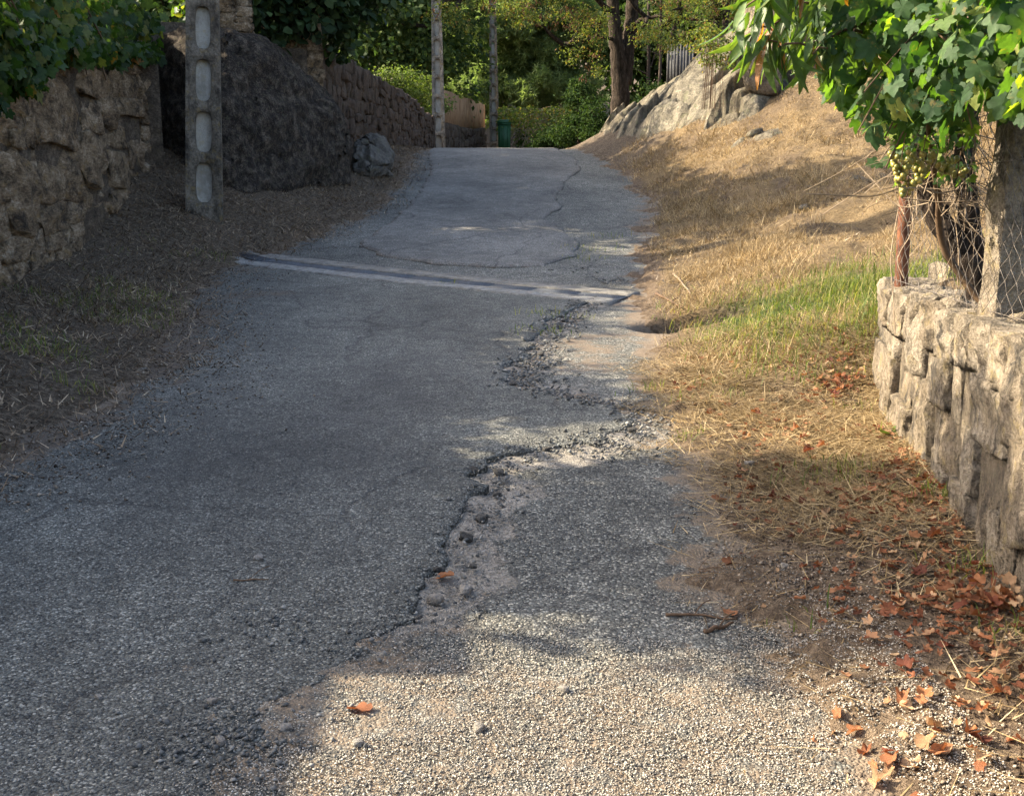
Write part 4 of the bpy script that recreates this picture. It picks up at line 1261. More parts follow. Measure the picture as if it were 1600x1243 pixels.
# ---- pine
pb_ = (2.2, 62, gz(2.2, 62))
pe = [E(px, py, 59 + random.uniform(-1.5, 1.5), rx, rx, rz_) for px, py, rx, rz_ in
      [(740, 105, 1.6, .8), (775, 75, 1.5, .8), (730, 140, 1.2, .8), (765, 130, 1.6, .9), (810, 120, 1.5, .9), (850, 140, 1.6, .8), (840, 90, 1.5, .9), (880, 110, 1.4, .9), (800, 40, 1.8, 1.0), (850, 45, 1.8, 1), (750, 30, 1.5, .9),
       (900, 60, 1.6, 1), (880, 15, 1.8, 1), (820, -15, 2.4, 1.2), (760, -20, 2.0, 1.2), (900, 150, 1.3, .7), (740, 165, .8, .5), (795, 160, 1.2, .6), (720, 90, .9, .6), (820, 175, 1.2, .6), (865, 175, 1.2, .6), (770, 180, .8, .5), (890, 185, 1.0, .6)]]
tree('pine_tree', 'olive green pine with soft needle clumps behind the far poles', pb_, [([pb_, (2.0, 62, 6), (1.6, 61.5, 10), (1.4, 61, 14)], .3, .12)], .3, pe, 700, 30, .20, .30, M['leaf_pine'], M['bark'], 9, None, tmpl_needles(), .9, 30, shell=.35)
# ---- juniper / cypress bushes, dark
for k, (px, py, Y, rx, rz_, n, lab) in enumerate([(905, 172, 33, .42, .8, 80, 'dark upright juniper bush left of the forked tree trunk'), (945, 185, 31, .5, .6, 70, 'low dark evergreen bush at the foot of the forked tree'),
                                                  (1015, 168, 33, .5, .7, 70, 'shaded dark bush between forked tree and outcrop'), (862, 212, 36, .5, .35, 40, 'small shaded shrub at the crest of the lane')]):
    c = P(px, py, Y); z0 = gz(c.x, c.y)
    tree('juniper_bush', lab, (c.x, c.y, z0), [([(c.x, c.y, z0), (c.x, c.y, c.z)], .06, .02)], .06, [(c.x, c.y, c.z, rx, rx, rz_), (c.x + .2, c.y, c.z - rz_ * .6, rx * 1.1, rx, rz_ * .7), (c.x - .25, c.y, c.z - rz_ * .8, rx, rx, rz_ * .6)],
         n, 60, .13, .11, M['leaf_juniper'], M['bark_dark'], 30 + k, 'dark bushes beyond the crest', tmpl_diamond(), .4, 12, cat='bush')
# ---- bare tangled hedge at the end of the lane
hc = P(830, 205, 43)
hr = empty('dry_hedge', (hc.x, hc.y, 2.0), 'tangle of dry vine stems and sparse leaves beside the green bin', 'hedge')
mb = MB(); rh = random.Random(4)
for k in range(90):
    a = P(rh.uniform(806, 885), rh.uniform(168, 232), 43 + rh.uniform(-1, 1.2))
    q = [a]
    dx = rh.uniform(-.5, .5)
    for j in range(3): q.append(q[-1] + Vector((dx + rh.gauss(0, .15), rh.gauss(0, .15), -.22 * (j + .4) + rh.gauss(0, .12))))
    mb.tube(curve_pts(q, 3), .012, 3, False)
tag(put(obj('stems', mb.mesh('stems'), M['twig_dry']), hr), None, None, None, 'stuff')
rng = np.random.default_rng(3)
pp = np.array([list(P(rng.uniform(778, 900), 168 + abs(rng.normal()) * 24, 43 + rng.normal() * .7)) for _ in range(1700)])
put(obj('leaves', scatter_leaves('leaves', pp, rand_dirs(len(pp), rng), rand_dirs(len(pp), rng, .5), .13, .08, tmpl_diamond()), M['leaf_robinia']), hr)
pp = np.array([list(P(rng.uniform(806, 905), rng.uniform(185, 238), 45 + rng.normal() * .7)) for _ in range(2200)])
put(obj('inner_leaves', scatter_leaves('inner_leaves', pp, rand_dirs(len(pp), rng), rand_dirs(len(pp), rng, .5), .15, .09, tmpl_diamond()), M['leaf_juniper']), hr)

# ---- forked robinia with pods
tb = P(970, 200, 24.4); tb.z = gz(tb.x, tb.y) - .05
def W(px, py, Y=24.4): return tuple(P(px, py, Y + (2.8 if Y < 23 else 0)))
rob_t = [([tuple(tb), W(969, 150), W(966, 95), W(960, 40), W(952, -40), W(940, -140, 21)], .23, .09),
         ([W(974, 130, 21.7), W(980, 85, 21.7), W(985, 40, 21.8), W(990, 0, 21.9), W(1000, -60, 22), W(1010, -150, 22)], .18, .10),
         ([W(986, 45), W(1010, 28, 21.2), W(1060, 28, 20.8), W(1120, 35, 20.5)], .05, .02),
         ([W(958, 20), W(900, -20, 20.8), W(820, -10, 20), W(720, 0, 19.5)], .06, .02),
         ([W(962, 60), W(930, 60, 21), W(880, 70, 20.5)], .04, .012)]
rob_e = [E(690, 12, 19.5, .20, .3, .13), E(720, 22, 19.6, .32, .35, .2), E(770, 5, 20, .45, .4, .25), E(830, 12, 20.2, .5, .4, .25), E(880, 22, 20.5, .45, .4, .28), E(925, 40, 20.8, .35, .4, .35), E(905, 85, 20.8, .35, .3, .22),
         E(935, 95, 21, .25, .3, .22), E(915, 125, 20.8, .12, .2, .16), E(1010, 45, 21, .3, .3, .16), E(1050, 55, 20.6, .35, .3, .2), E(1090, 60, 20.4, .32, .3, .22), E(1130, 70, 20.2, .28, .3, .28), E(1125, 40, 20.2, .25, .3, .25),
         E(1070, 10, 20.6, .5, .5, .25), E(1130, 0, 20.2, .4, .4, .3), E(990, -60, 21.5, 1.2, 1, .5), E(850, -60, 20.5, 1.2, 1, .5), E(1110, -60, 20.5, 1, .8, .4), E(700, -50, 19.5, .8, .6, .4)]
rob_e = [(e[0] * 1.10, e[1] + 2.2, 1.5 + (e[2] - 1.5) * 1.10, e[3] * 1.1, e[4], e[5] * 1.1) for e in rob_e]
rob = tree('robinia_tree', 'forked rough-barked tree with sprays of small leaves above the crest', tuple(tb), rob_t, .2, rob_e, 420, 55, .085, .055, M['leaf_robinia'], M['bark'], 12, None, tmpl_diamond(), .45, 40, .4)
rng = np.random.default_rng(44)
p, out, c = clump_points(rob_e[:16], 60, 14, .07, rng)
obj('seed_pods', scatter_leaves('seed_pods', p - np.array(tb), np.array([0, 0, -1.0]) + .5 * rng.normal(size=p.shape), rand_dirs(len(p), rng), .08, .02, tmpl_diamond()), M['pods'], rob)
# ---- thin trunks of young trees right of it
for k, (px, Y, r, lab) in enumerate([(1028, 34, .06, 'thin dark sapling left of the picket gate'), (1128, 23, .07, 'slim grey trunk standing above the outcrop beside the pale block'), (1010, 37, .08, 'young tree with bare dark stem behind the forked tree'), (1150, 30, .07, 'sapling behind the pale granite block')]):
    c = P(px, 150, Y); z0 = gz(c.x, c.y)
    t0 = (c.x, c.y, z0 - .1)
    tree('young_tree', lab, t0, [([t0, (c.x + .05, c.y, z0 + 2), (c.x - .05, c.y, z0 + 5.5)], r, r * .5)], r, [(c.x, c.y, z0 + 4.2, 1.1, 1.1, 1.1), (c.x + .6, c.y, z0 + 3.2, .7, .7, .5), (c.x - .6, c.y, z0 + 2.6, .6, .6, .4), (c.x, c.y, z0 + 5.8, 1.3, 1.3, 1)],
         80, 45, .16, .11, M['leaf_wood'] if k != 1 else M['leaf_robinia'], M['bark_dark'], 60 + k, 'young trees on the right', tmpl_diamond(), .5, 10)
# dry scrub hanging at the foot of the pale block
sc = P(1115, 90, 18.6)
rs = empty('dry_shrub', (sc.x, sc.y, sc.z - .4), 'brown and green scrubby bush on the outcrop top', 'bush')
rng = np.random.default_rng(8)
p, out, c = clump_points([E(1110, 75, 18.7, .22, .25, .35), E(1135, 85, 18.5, .2, .25, .25), E(1100, 55, 18.8, .2, .2, .2)], 60, 22, .06, rng)
put(obj('leaves', scatter_leaves('leaves', p, rand_dirs(len(p), rng, -.5), rand_dirs(len(p), rng), .06, .03, tmpl_diamond()), M['leaf_robinia']), rs)
mb = MB()
for i_, e in enumerate(c[:26]): mb.tube(curve_pts([(e[0] * .6 + sc.x * .4, e[1], sc.z - .8), (np.array([sc.x, sc.y, sc.z - .2]) + e) / 2, e], 3), .004, 3, False)
tag(put(obj('stems', mb.mesh('stems'), M['twig']), rs), None, None, None, 'stuff')

# ---- garden trees behind the left wall (out of frame to the left; they shade the lane)
gt0 = None
for k, (x, y, sc_, lab) in enumerate([(-5.0, 5.12, 1.17, 'fruit tree in the garden left of the lane, nearest the viewer'), (-6.9, 7.9, 1.14, 'fruit tree in the garden behind the near end of the vine-covered wall'),
                                      (-7.2, 10.6, 1.28, 'fruit tree in the garden behind the middle of the vine-covered wall'), (-7.3, 13.2, 1.35, 'fruit tree in the garden behind the far end of the vine-covered wall'),
                                      (-6.0, 16.2, 2.1, 'tall fruit tree rising behind the boulder'), (-5.5, 14.3, 1.0, 'low fruit tree added out of view behind the boulder for its shade'), (-5.6, 20.8, 1.85, 'fruit tree behind the start of the long lane wall'), (-5.2, 23.6, 1.85, 'fruit tree behind the middle of the long lane wall')]):
    loc = (x, y, gz(x, y) - (.1 if 'low fruit' not in lab else .75))  # low tree is added and sunk to block sun on the lane
    if gt0 is None:
        gt0 = tree('fruit_tree', lab, (0, 0, 0), [([(0, 0, 0), (.05, 0, .9), (0, .1, 1.6)], .09, .05)], .09, [(0, 0, 1.55, .85, .75, .5), (.4, .2, 1.2, .45, .5, .35), (-.3, -.2, 1.8, .5, .5, .35)], 130, 30, .12, .12, M['leaf_vine'], M['bark'], 80, 'garden fruit trees', tmpl_oval(), .6, 16)
        gt0.location = loc; gt0.scale = (sc_,) * 3
    else:
        copy_tree(gt0, loc, k * 2.1, sc_, lab)

# ------------------------------------------------------------------ vine on the left wall
VL = [tmpl_vine(s, .25) for s in range(5)]
def leaf_objects(root, name, pos, ax, nrm, ls, meshes, mat, rnd):
    ax = unit(ax); sd_ = unit(np.cross(nrm, ax)); nn = np.cross(ax, sd_)
    for i in range(len(pos)):
        o = obj(name, rnd.choice(meshes), mat)
        Mx = Matrix(((ax[i][0], sd_[i][0], nn[i][0]), (ax[i][1], sd_[i][1], nn[i][1]), (ax[i][2], sd_[i][2], nn[i][2])))
        o.rotation_euler = Mx.to_euler()
        o.location = pos[i]; o.scale = (ls[i],) * 3
        put(o, root)
def single_mesh(name, tm, smooth=True):
    return fast_mesh(name, tm[0], tm[1], smooth)

lv = empty('wall_vine', (-4.3, 9.5, 2.3), 'dark green vine spilling over the top of the left wall', 'vine')
rng = np.random.default_rng(17)
def lv_sample(n):
    y = rng.uniform(4.6, 14.0, n)
    xw = wl(y)
    top = 2.42 + .065 * (y - 5.2)
    hang = .10 + .40 * np.clip(fbm(y, y * 0, 1.1, 3, 5) + .35, 0, 1) + .25 * np.exp(-((y - 8.0) / .5) ** 2)
    rise = .38 + .28 * fbm(y, y * 0 + 3, .7, 3, 6) - .25 * sstep(6, 4.6, y)
    u = rng.uniform(0, 1, n)
    z = top - hang + (hang + rise) * u
    thick = .28 + .15 * rng.normal(size=n)
    x = xw + np.where(z < top, .06 + .22 * rng.uniform(0, 1, n), rng.uniform(-.9, .28, n))
    return np.stack([x, y, z], 1)
p = lv_sample(6500)
nrm = unit(np.array([.6, -.35, .5]) + .8 * rng.normal(size=p.shape))
ax = np.array([.1, -.1, -1.0]) + .55 * rng.normal(size=p.shape)
dist = np.linalg.norm(p - CAM, axis=1)
inview = (np.abs(p[:, 0] / p[:, 1] * FPX) < 800) & (p[:, 2] < 1.5 + p[:, 1] * .16)
score = np.where(inview, -dist + 1.2 * p[:, 0], -99)
pickl = np.argsort(-score)[:280]
ls = .115 * rng.uniform(.6, 1.3, len(p))
rest = np.setdiff1d(np.arange(len(p)), pickl)
LVM = [single_mesh('leaf', t) for t in VL]
leaf_objects(lv, 'leaf', p[pickl], ax[pickl], nrm[pickl], ls[pickl], LVM, M['leaf_vine'], random.Random(1))
for k in range(3):
    sel = rest[k::3]
    o = put(obj('leaf_mass', scatter_leaves('leaf_mass', p[sel], ax[sel], nrm[sel], ls[sel], ls[sel], VL[k]), M['leaf_vine']), lv)
    tag(o, None, None, None, 'stuff')
mb = MB(); rv = random.Random(6)
for k in range(26):
    y = rv.uniform(5, 13.8); x = lw_path(y); t = 2.42 + .065 * (y - 5.2)
    mb.tube(curve_pts([(x - .3, y, t + .1), (x + .05, y + rv.uniform(-.3, .3), t + rv.uniform(.1, .5)), (x + .2, y + rv.uniform(-.5, .5), t - rv.uniform(0, .5))], 4), .008, 4, False)
tag(put(obj('stems', mb.mesh('stems'), M['cane']), lv), None, None, None, 'stuff')

# ------------------------------------------------------------------ peach tree and grapevine on the right
pt = empty('peach_tree', (2.08, 4.75, .95), 'leaning dark-barked peach tree behind the netting with long drooping leaves', 'tree')
mb = MB()
c1 = curve_pts([(2.06, 4.75, .80), P(1525, 430, 4.72), P(1490, 380, 4.75), P(1458, 320, 4.8), P(1440, 260, 4.8), P(1440, 190, 4.75), P(1430, 110, 4.6), P(1400, 40, 4.4), P(1330, -20, 4.2)], 6, .006)
mb.tube(c1, np.interp(np.linspace(0, 1, len(c1)), [0, .3, .6, 1], [.062, .052, .042, .015]), 12)
c2 = curve_pts([(2.10, 4.78, .80), P(1530, 420, 4.75), P(1512, 330, 4.75), P(1508, 240, 4.75), P(1515, 150, 4.7), P(1530, 60, 4.6), P(1540, -60, 4.5)], 6, .006)
mb.tube(c2, np.interp(np.linspace(0, 1, len(c2)), [0, .3, 1], [.055, .046, .028]), 12)
put(obj('trunk', mb.mesh('trunk', True), M['bark_dark']), pt)
mb = MB(); pl_p, pl_a = [], []
rp_ = random.Random(12)
twigs = [[P(1420, 60, 4.4), P(1340, 40, 4.2), P(1260, 70, 4.0), P(1200, 62, 3.9)], [P(1420, 40, 4.4), P(1330, -10, 4.2), P(1240, 10, 4.0), P(1170, 70, 3.9)], [P(1410, 20, 4.4), P(1320, 60, 4.1), P(1270, 85, 3.95)],
         [P(1400, -10, 4.3), P(1300, -40, 4.0), P(1210, -20, 3.9), P(1160, 20, 3.85)], [P(1390, -40, 4.2), P(1280, -60, 4.0), P(1190, -50, 3.9)], [P(1400, 30, 4.4), P(1310, 20, 4.25), P(1230, 40, 4.15)]]
for tw in twigs:
    q = curve_pts(tw, 6, .008, rp_)
    mb.tube(q, np.linspace(.008, .003, len(q)), 5, False)
    for i in range(4, len(q)):
        for _ in range(3 if i > 7 else 2):
            pl_p.append(q[i] + np.array([rp_.gauss(0, .015), rp_.gauss(0, .03), rp_.gauss(0, .015)]))
            pl_a.append([-.35 + rp_.gauss(0, .35), rp_.gauss(0, .45), -.9 + rp_.gauss(0, .3)])
put(obj('branch', mb.mesh('branch'), M['twig']), pt)
PLM = [single_mesh('leaf', tmpl_lance(c_)) for c_ in (.1, .25, .4, .55)]
pl_p, pl_a = np.array(pl_p), np.array(pl_a)
leaf_objects(pt, 'leaf', pl_p, pl_a, rand_dirs(len(pl_p), rng) + np.array([-.3, -.8, .2]), .135 * rng.uniform(.7, 1.25, len(pl_p)), PLM, M['leaf_peach'], rp_)

gv = empty('grapevine', (1.95, 4.3, .97), 'grapevine with broad sunlit leaves and grape bunches at the upper right', 'vine')
outline = np.array([(1290, -80), (1270, 20), (1290, 95), (1300, 130), (1335, 168), (1365, 195), (1405, 205), (1440, 185), (1480, 205), (1520, 155), (1545, 130), (1580, 175), (1640, 190), (1760, 120), (1760, -120), (1290, -120)], float)
rng = np.random.default_rng(23)
def in_outline(px, py):
    return poly_sd(px, py, outline) > 0
N = 2250
px, py = rng.uniform(1270, 1760, N), rng.uniform(-120, 230, N)
ok = in_outline(px, py)
px, py = px[ok], py[ok]
Yv = np.interp(px, [1290, 1450, 1600, 1760], [4.35, 3.9, 3.45, 3.1]) + rng.uniform(-.35, .75, len(px))
pos = np.array([list(P(a, b, c)) for a, b, c in zip(px, py, Yv)])
nrm = unit(np.array([-.5, -.4, .5]) + .95 * rng.normal(size=pos.shape))
ax = np.array([-.15, -.1, -1.0]) + .5 * rng.normal(size=pos.shape)
ls = .072 * rng.uniform(.45, 1.5, len(pos))
front = (Yv - np.interp(px, [1290, 1450, 1600, 1760], [4.35, 3.9, 3.45, 3.1]))
vis = (px < 1615) & (py > -20)
pick = np.argsort(np.where(vis, front, 9))[:290]
rest = np.setdiff1d(np.arange(len(pos)), pick)
GVM = [single_mesh('leaf', tmpl_vine(10 + s, .15 + .12 * s)) for s in range(5)]
leaf_objects(gv, 'leaf', pos[pick], ax[pick], nrm[pick], ls[pick], GVM, M['leaf_vine_near'], random.Random(2))
for k in range(3):
    sel = rest[k::3]
    tag(put(obj('leaf_mass', scatter_leaves('leaf_mass', pos[sel], ax[sel], nrm[sel], ls[sel], ls[sel], tmpl_vine(20 + k)), M['leaf_vine_near']), gv), None, None, None, 'stuff')
# smaller leaves lower down round the netting
n2 = 150
p2_ = np.array([list(P(rng.uniform(1395, 1520), rng.uniform(200, 290) - 20 * rng.random(), rng.uniform(4.2, 5.0))) for _ in range(n2)])
tag(put(obj('leaf_mass', scatter_leaves('leaf_mass', p2_, np.array([0, 0, -1.0]) + .7 * rng.normal(size=p2_.shape), rand_dirs(n2, rng) + np.array([-.5, -.5, .3]), .055 * rng.uniform(.6, 1.3, n2), .05, tmpl_vine(31)), M['leaf_vine_near']), gv), None, None, None, 'stuff')
leaf_objects(gv, 'leaf', np.array([list(P(1372, 250, 4.8)), list(P(1388, 245, 4.85)), list(P(1380, 258, 4.82))]), np.array([[-1, 0, -.4], [-.6, 0, -.9], [-1, .2, .1]]), np.array([[-.3, -.8, .5], [-.5, -.7, .3], [-.2, -.6, .7]]), [.06, .05, .045], GVM, M['leaf_vine_near'], random.Random(3))
mb = MB(); rg = random.Random(7)
mb.tube(curve_pts([(2.05, 4.5, .85), P(1480, 400, 4.6), P(1465, 300, 4.5), P(1450, 180, 4.3), P(1440, 60, 4.1), P(1480, -60, 3.9), P(1620, -120, 3.5)], 6, .002), np.linspace(.016, .010, 37), 7)
for k in range(26):
    a = P(rg.uniform(1430, 1580), rg.uniform(0, 130), rg.uniform(3.7, 4.5))
    b = a + Vector((rg.uniform(-.35, .2), rg.uniform(-.3, .3), rg.uniform(-.35, .1)))
    m_ = (a + b) / 2 + Vector((0, 0, rg.uniform(0, .1)))
    mb.tube(curve_pts([a, m_, b], 4), .0035, 4, False)
put(obj('cane', mb.mesh('cane'), M['cane']), gv)
mb = MB()
for k in range(120):
    a = P(rg.uniform(1395, 1545), rg.uniform(170, 330), rg.uniform(4.25, 4.9))
    q = [a]; dv = Vector((rg.gauss(0, .06), rg.gauss(0, .05), rg.gauss(-.03, .06)))
    for j in range(3): q.append(q[-1] + dv + Vector((rg.gauss(0, .03), rg.gauss(0, .03), rg.gauss(0, .03))))
    mb.tube(curve_pts(q, 3), rg.uniform(.0012, .003), 3, False)
tag(put(obj('dry_tendrils', mb.mesh('dry_tendrils'), M['twig_dry']), gv), None, None, None, 'stuff')
ico = bpy.data.meshes.new('berry')
bm = bmesh.new(); bmesh.ops.create_icosphere(bm, subdivisions=2, radius=1.0); bm.to_mesh(ico); bm.free()
ico.polygons.foreach_set('use_smooth', np.ones(len(ico.polygons), bool)); ico.materials.append(M['grape'])
for (px_, py_, Y, n, ln) in [(1410, 238, 4.15, 46, .09), (1420, 276, 4.13, 28, .075), (1442, 240, 4.2, 40, .085), (1478, 246, 4.2, 30, .06), (1498, 256, 4.25, 20, .05)]:
    top = P(px_, py_, Y)
    mb = MB(); mb.tube(curve_pts([top + Vector((.01, 0, .08)), top, top - Vector((0, 0, ln))], 3), .002, 4, False)
    bo = put(obj('grape_bunch', mb.mesh('grape_bunch'), M['cane']), gv)
    for k in range(n):
        t = rg.random()
        rad = .045 * (1 - t * .7)
        an = rg.uniform(0, 6.28)
        o = bpy.data.objects.new('berry', ico); COL.objects.link(o)
        s_ = rg.uniform(.0085, .0115)
        o.scale = (s_, s_, s_ * 1.1)
        o.location = top + Vector((math.cos(an) * rad, math.sin(an) * rad, -t * ln))
        o.parent = bo
        o.matrix_parent_inverse = Matrix.Translation(gv.location).inverted() @ Matrix.Translation(gv.location)

# ------------------------------------------------------------------ ground cover
def blades(name, x, y, length, lean, width, rng, mat, zfun=ground_z, az=None, seg=1, lift=0.0):
    n = len(x)
    z = zfun(x, y) + lift
    az = rng.uniform(0, 2 * math.pi, n) if az is None else az
    d = np.stack([np.cos(az), np.sin(az)], 1)
    sdx = np.stack([-d[:, 1], d[:, 0]], 1)
    tw = rng.uniform(-.6, .6, n)
    sv = np.stack([sdx[:, 0] * np.cos(tw), sdx[:, 1] * np.cos(tw), np.sin(tw)], 1) * (width / 2)[:, None]
    base_p = np.stack([x, y, z - .004], 1)
    if seg == 1:
        tip = base_p + np.stack([d[:, 0] * np.sin(lean) * length, d[:, 1] * np.sin(lean) * length, np.cos(lean) * length + .006], 1)
        V = np.stack([base_p - sv, base_p + sv, tip + sv * .25, tip - sv * .25], 1)
        F = np.arange(n * 4).reshape(n, 4)
    else:
        mid = base_p + np.stack([d[:, 0] * np.sin(lean * .6) * length * .55, d[:, 1] * np.sin(lean * .6) * length * .55, np.cos(lean * .6) * length * .55], 1)
        tip = mid + np.stack([d[:, 0] * np.sin(lean * 1.5) * length * .45, d[:, 1] * np.sin(lean * 1.5) * length * .45, np.cos(lean * 1.5) * length * .45], 1)
        V = np.stack([base_p - sv, base_p + sv, mid + sv * .8, mid - sv * .8, tip + sv * .1, tip - sv * .1], 1)
        k = (np.arange(n) * 6)[:, None]
        F = np.concatenate([k + np.array([0, 1, 2, 3]), k + np.array([3, 2, 4, 5])])
    me = fast_mesh(name, V.reshape(-1, 3), F)
    return obj(name, me, mat)

def sample(n, x0, x1, y0, y1, dens, rng):
    x, y = rng.uniform(x0, x1, n), rng.uniform(y0, y1, n)
    k = rng.random(n) < dens(x, y)
    return x[k], y[k]
rng = np.random.default_rng(55)
# dry grass on the bank
def d_bank(x, y):
    d = sstep(-.05, .5, x - xr(y) - .12 * fbm(x, y, 1.5, 3, 3)) * np.clip(.65 + 1.0 * fbm(x, y, 1.3, 4, 61), .22, 1)
    up = 1 - .40 * sstep(1.2, 2.6, x - xr(y)) * sstep(-.35, .25, fbm(x, y, 1.3, 3, 92))
    pit = 1 - np.exp(-(((x - HOLE[0]) / .5) ** 2 + ((y - HOLE[1]) / .34) ** 2) ** 2)
    return np.clip(d, 0, 1) * (1 - .6 * green_mask(x, y)) * np.clip(10 / y, .5, 1) * up * pit
x, y = sample(350000, 1.0, 7.0, 6.6, 21, d_bank, rng)
n = len(x)
tl_ = .5 + 1.0 * sstep(-.2, .7, fbm(x, y, 3.1, 3, 66))
o = blades('dry_grass', x, y, rng.uniform(.03, .15, n) * tl_, np.clip(rng.normal(1.1, .35, n), .1, 1.55), rng.uniform(.003, .006, n) * np.clip(y / 9, 1, 1.7), rng, M['straw'])
tag(o, 'short straw-coloured dry grass covering the right bank', 'grass', None, 'stuff')
# lying straw on the near verge
def d_verge(x, y):
    inside = sstep(-.22, .40, x - xr(y) - .2 * fbm(x, y, 2.0, 3, 3)) * (1 - sstep(wallx(y) - .04, wallx(y), x) * (y < 6))
    return np.clip(inside * (.5 + .6 * fbm(x, y, 1.8, 4, 63)), 0, 1) * np.clip(.30 + .70 * sstep(3.4, 5.2, y), 0, 1)
x, y = sample(260000, .3, 2.4, 1.5, 7.6, d_verge, rng)
n = len(x)
o = blades('lying_straw', x, y, rng.uniform(.02, .10, n) * rng.choice([1, 1, 1.8], n), np.clip(rng.normal(1.42, .12, n), .8, 1.56), rng.uniform(.002, .005, n), rng, M['straw'], lift=.010, zfun=road_top)
tag(o, 'dry straw and grass stalks lying on the right verge', 'straw', None, 'stuff')
# green grass by the wall end
x, y = sample(50000, 1.2, 4.2, 6.05, 10.2, lambda x, y: np.clip(green_mask(x, y) * (.75 + .5 * fbm(x, y, 2.2, 3, 8)), 0, 1), rng)
n = len(x)
o = blades('green_grass', x, y, rng.uniform(.03, .17, n) * (.6 + .6 * sstep(-.3, .5, fbm(x, y, 2.5, 3, 28))), np.clip(rng.normal(.7, .4, n), .02, 1.45), rng.uniform(.003, .007, n), rng, M['grass'], seg=2)
tag(o, 'fresh green grass growing at the far end of the right wall', 'grass', None, 'stuff')
# terrace grass behind the netting
x, y = sample(16000, 1.85, 4.5, 2.4, 6.2, lambda x, y: (x > wallx(y) + .25) * .55, rng)
n = len(x)
o = blades('terrace_grass', x, y, rng.uniform(.06, .28, n), np.clip(rng.normal(.5, .35, n), .02, 1.4), rng.uniform(.003, .006, n), rng, M['grass'], seg=2)
tag(o, 'tall half-dry grass behind the netting on the terrace', 'grass', None, 'stuff')
# scattered green sprigs on verge and road joints
spr = [(1190, 545, 90), (1130, 545, 70), (1100, 495, 90), (1230, 520, 60), (1075, 545, 30), (1290, 760, 90), (1300, 745, 60), (1110, 610, 25), (1070, 690, 25), (1010, 612, 25), (1060, 635, 20), (1240, 560, 60), (1140, 630, 30), (1270, 600, 40), (1385, 680, 10), (1450, 790, 50), (1520, 905, 45), (1480, 760, 40),
       (870, 495, 60), (850, 520, 50), (920, 390, 60), (905, 405, 40), (110, 610, 40), (60, 470, 60), (40, 565, 40), (170, 445, 40), (1585, 1010, 25), (1260, 985, 10), (700, 445, 20), (1170, 590, 40), (1340, 640, 30), (945, 370, 40)]
xs_, ys_ = [], []
for a, b, k in spr:
    q = G(a, b); r_ = .02 + .0009 * k * q[1] / 6
    xs_.append(q[0] + rng.normal(size=k) * r_ * 1.6); ys_.append(q[1] + rng.normal(size=k) * r_)
x, y = np.concatenate(xs_), np.concatenate(ys_); n = len(x)
o = blades('grass_tufts', x, y, rng.uniform(.03, .10, n), np.clip(rng.normal(.7, .3, n), .05, 1.4), rng.uniform(.003, .007, n), rng, M['grass'], seg=2, zfun=road_top)
tag(o, 'small green grass tufts scattered on the verges and road joints', 'grass', None, 'stuff')
x, y = sample(16000, .9, 6.5, 4.6, 21, lambda x, y: np.clip(sstep(.0, .5, x - xr(y)) * ((x < wallx(y)) | (y > 6.2)) * (.25 + .6 * fbm(x, y, 1.1, 3, 26)), 0, 1), rng)
n = len(x)
o = blades('bank_litter', x, y, rng.uniform(.02, .06, n), np.clip(rng.normal(1.3, .25, n), .3, 1.55), rng.uniform(.008, .024, n), rng, M['straw_dark'], lift=.012)
tag(o, 'brown leaf crumbs strewn over the sunlit right bank', 'litter', None, 'stuff')
# thin grass round the left verge, dry litter
x, y = sample(150000, -5, -1.2, 4.2, 24, lambda x, y: np.clip(sstep(.5, -.35, x - xl(y) + .25 * fbm(x, y, 1.7, 3, 2)) * (x > wl(y)) * (.55 + .5 * fbm(x, y, 1.2, 3, 6)), 0, 1), rng)
n = len(x)
o = blades('leaf_litter', x, y, rng.uniform(.02, .10, n), np.clip(rng.normal(1.3, .22, n), .3, 1.55), rng.uniform(.003, .011, n), rng, M['straw_dark'], lift=.012, zfun=road_top)
tag(o, 'brown dry leaf litter and stalks on the left verge', 'litter', None, 'stuff')
x, y = sample(22000, -5, -1.7, 4.2, 12, lambda x, y: np.clip(sstep(.1, -.4, x - xl(y)) * (x > wl(y)) * sstep(-.1, .5, fbm(x, y, 1.3, 3, 16)) * .9, 0, 1), rng)
n = len(x)
o = blades('verge_grass', x, y, rng.uniform(.03, .09, n), np.clip(rng.normal(.8, .3, n), .05, 1.4), rng.uniform(.003, .006, n), rng, M['grass'], seg=2)
tag(o, 'sparse low grass in the shaded left verge', 'grass', None, 'stuff')

# stone chippings: the coarse skin of the near road, real little stones
oct_v = np.array([[1, 0, 0], [-1, 0, 0], [0, 1, 0], [0, -1, 0], [0, 0, 1], [0, 0, -.6]], float)
oct_f = np.array([[0, 2, 4], [2, 1, 4], [1, 3, 4], [3, 0, 4], [2, 0, 5], [1, 2, 5], [3, 1, 5], [0, 3, 5]])
def chips(name, x, y, size, rng, mat, sink=.25):
    n = len(x)
    z = road_top(x, y)
    v = oct_v[None] * (size[:, None, None] * rng.uniform(.55, 1.2, (n, 1, 3))) * (1 + .3 * rng.normal(size=(n, 6, 1)))
    v[:, :, 2] *= .7
    a = rng.uniform(0, 6.28, n); c_, s_ = np.cos(a)[:, None], np.sin(a)[:, None]
    vx, vy = v[:, :, 0] * c_ - v[:, :, 1] * s_, v[:, :, 0] * s_ + v[:, :, 1] * c_
    til = rng.normal(size=(n, 1)) * .4
    vz = v[:, :, 2] + vx * til
    V = np.stack([vx + x[:, None], vy + y[:, None], vz + (z + size * (.45 - sink))[:, None]], 2)
    F = oct_f[None] + (np.arange(n) * 6)[:, None, None]
    return obj(name, fast_mesh(name, V.reshape(-1, 3), F.reshape(-1, 3)), mat)
def in_frame(x, y): return np.abs(x) < y * .50 + .25
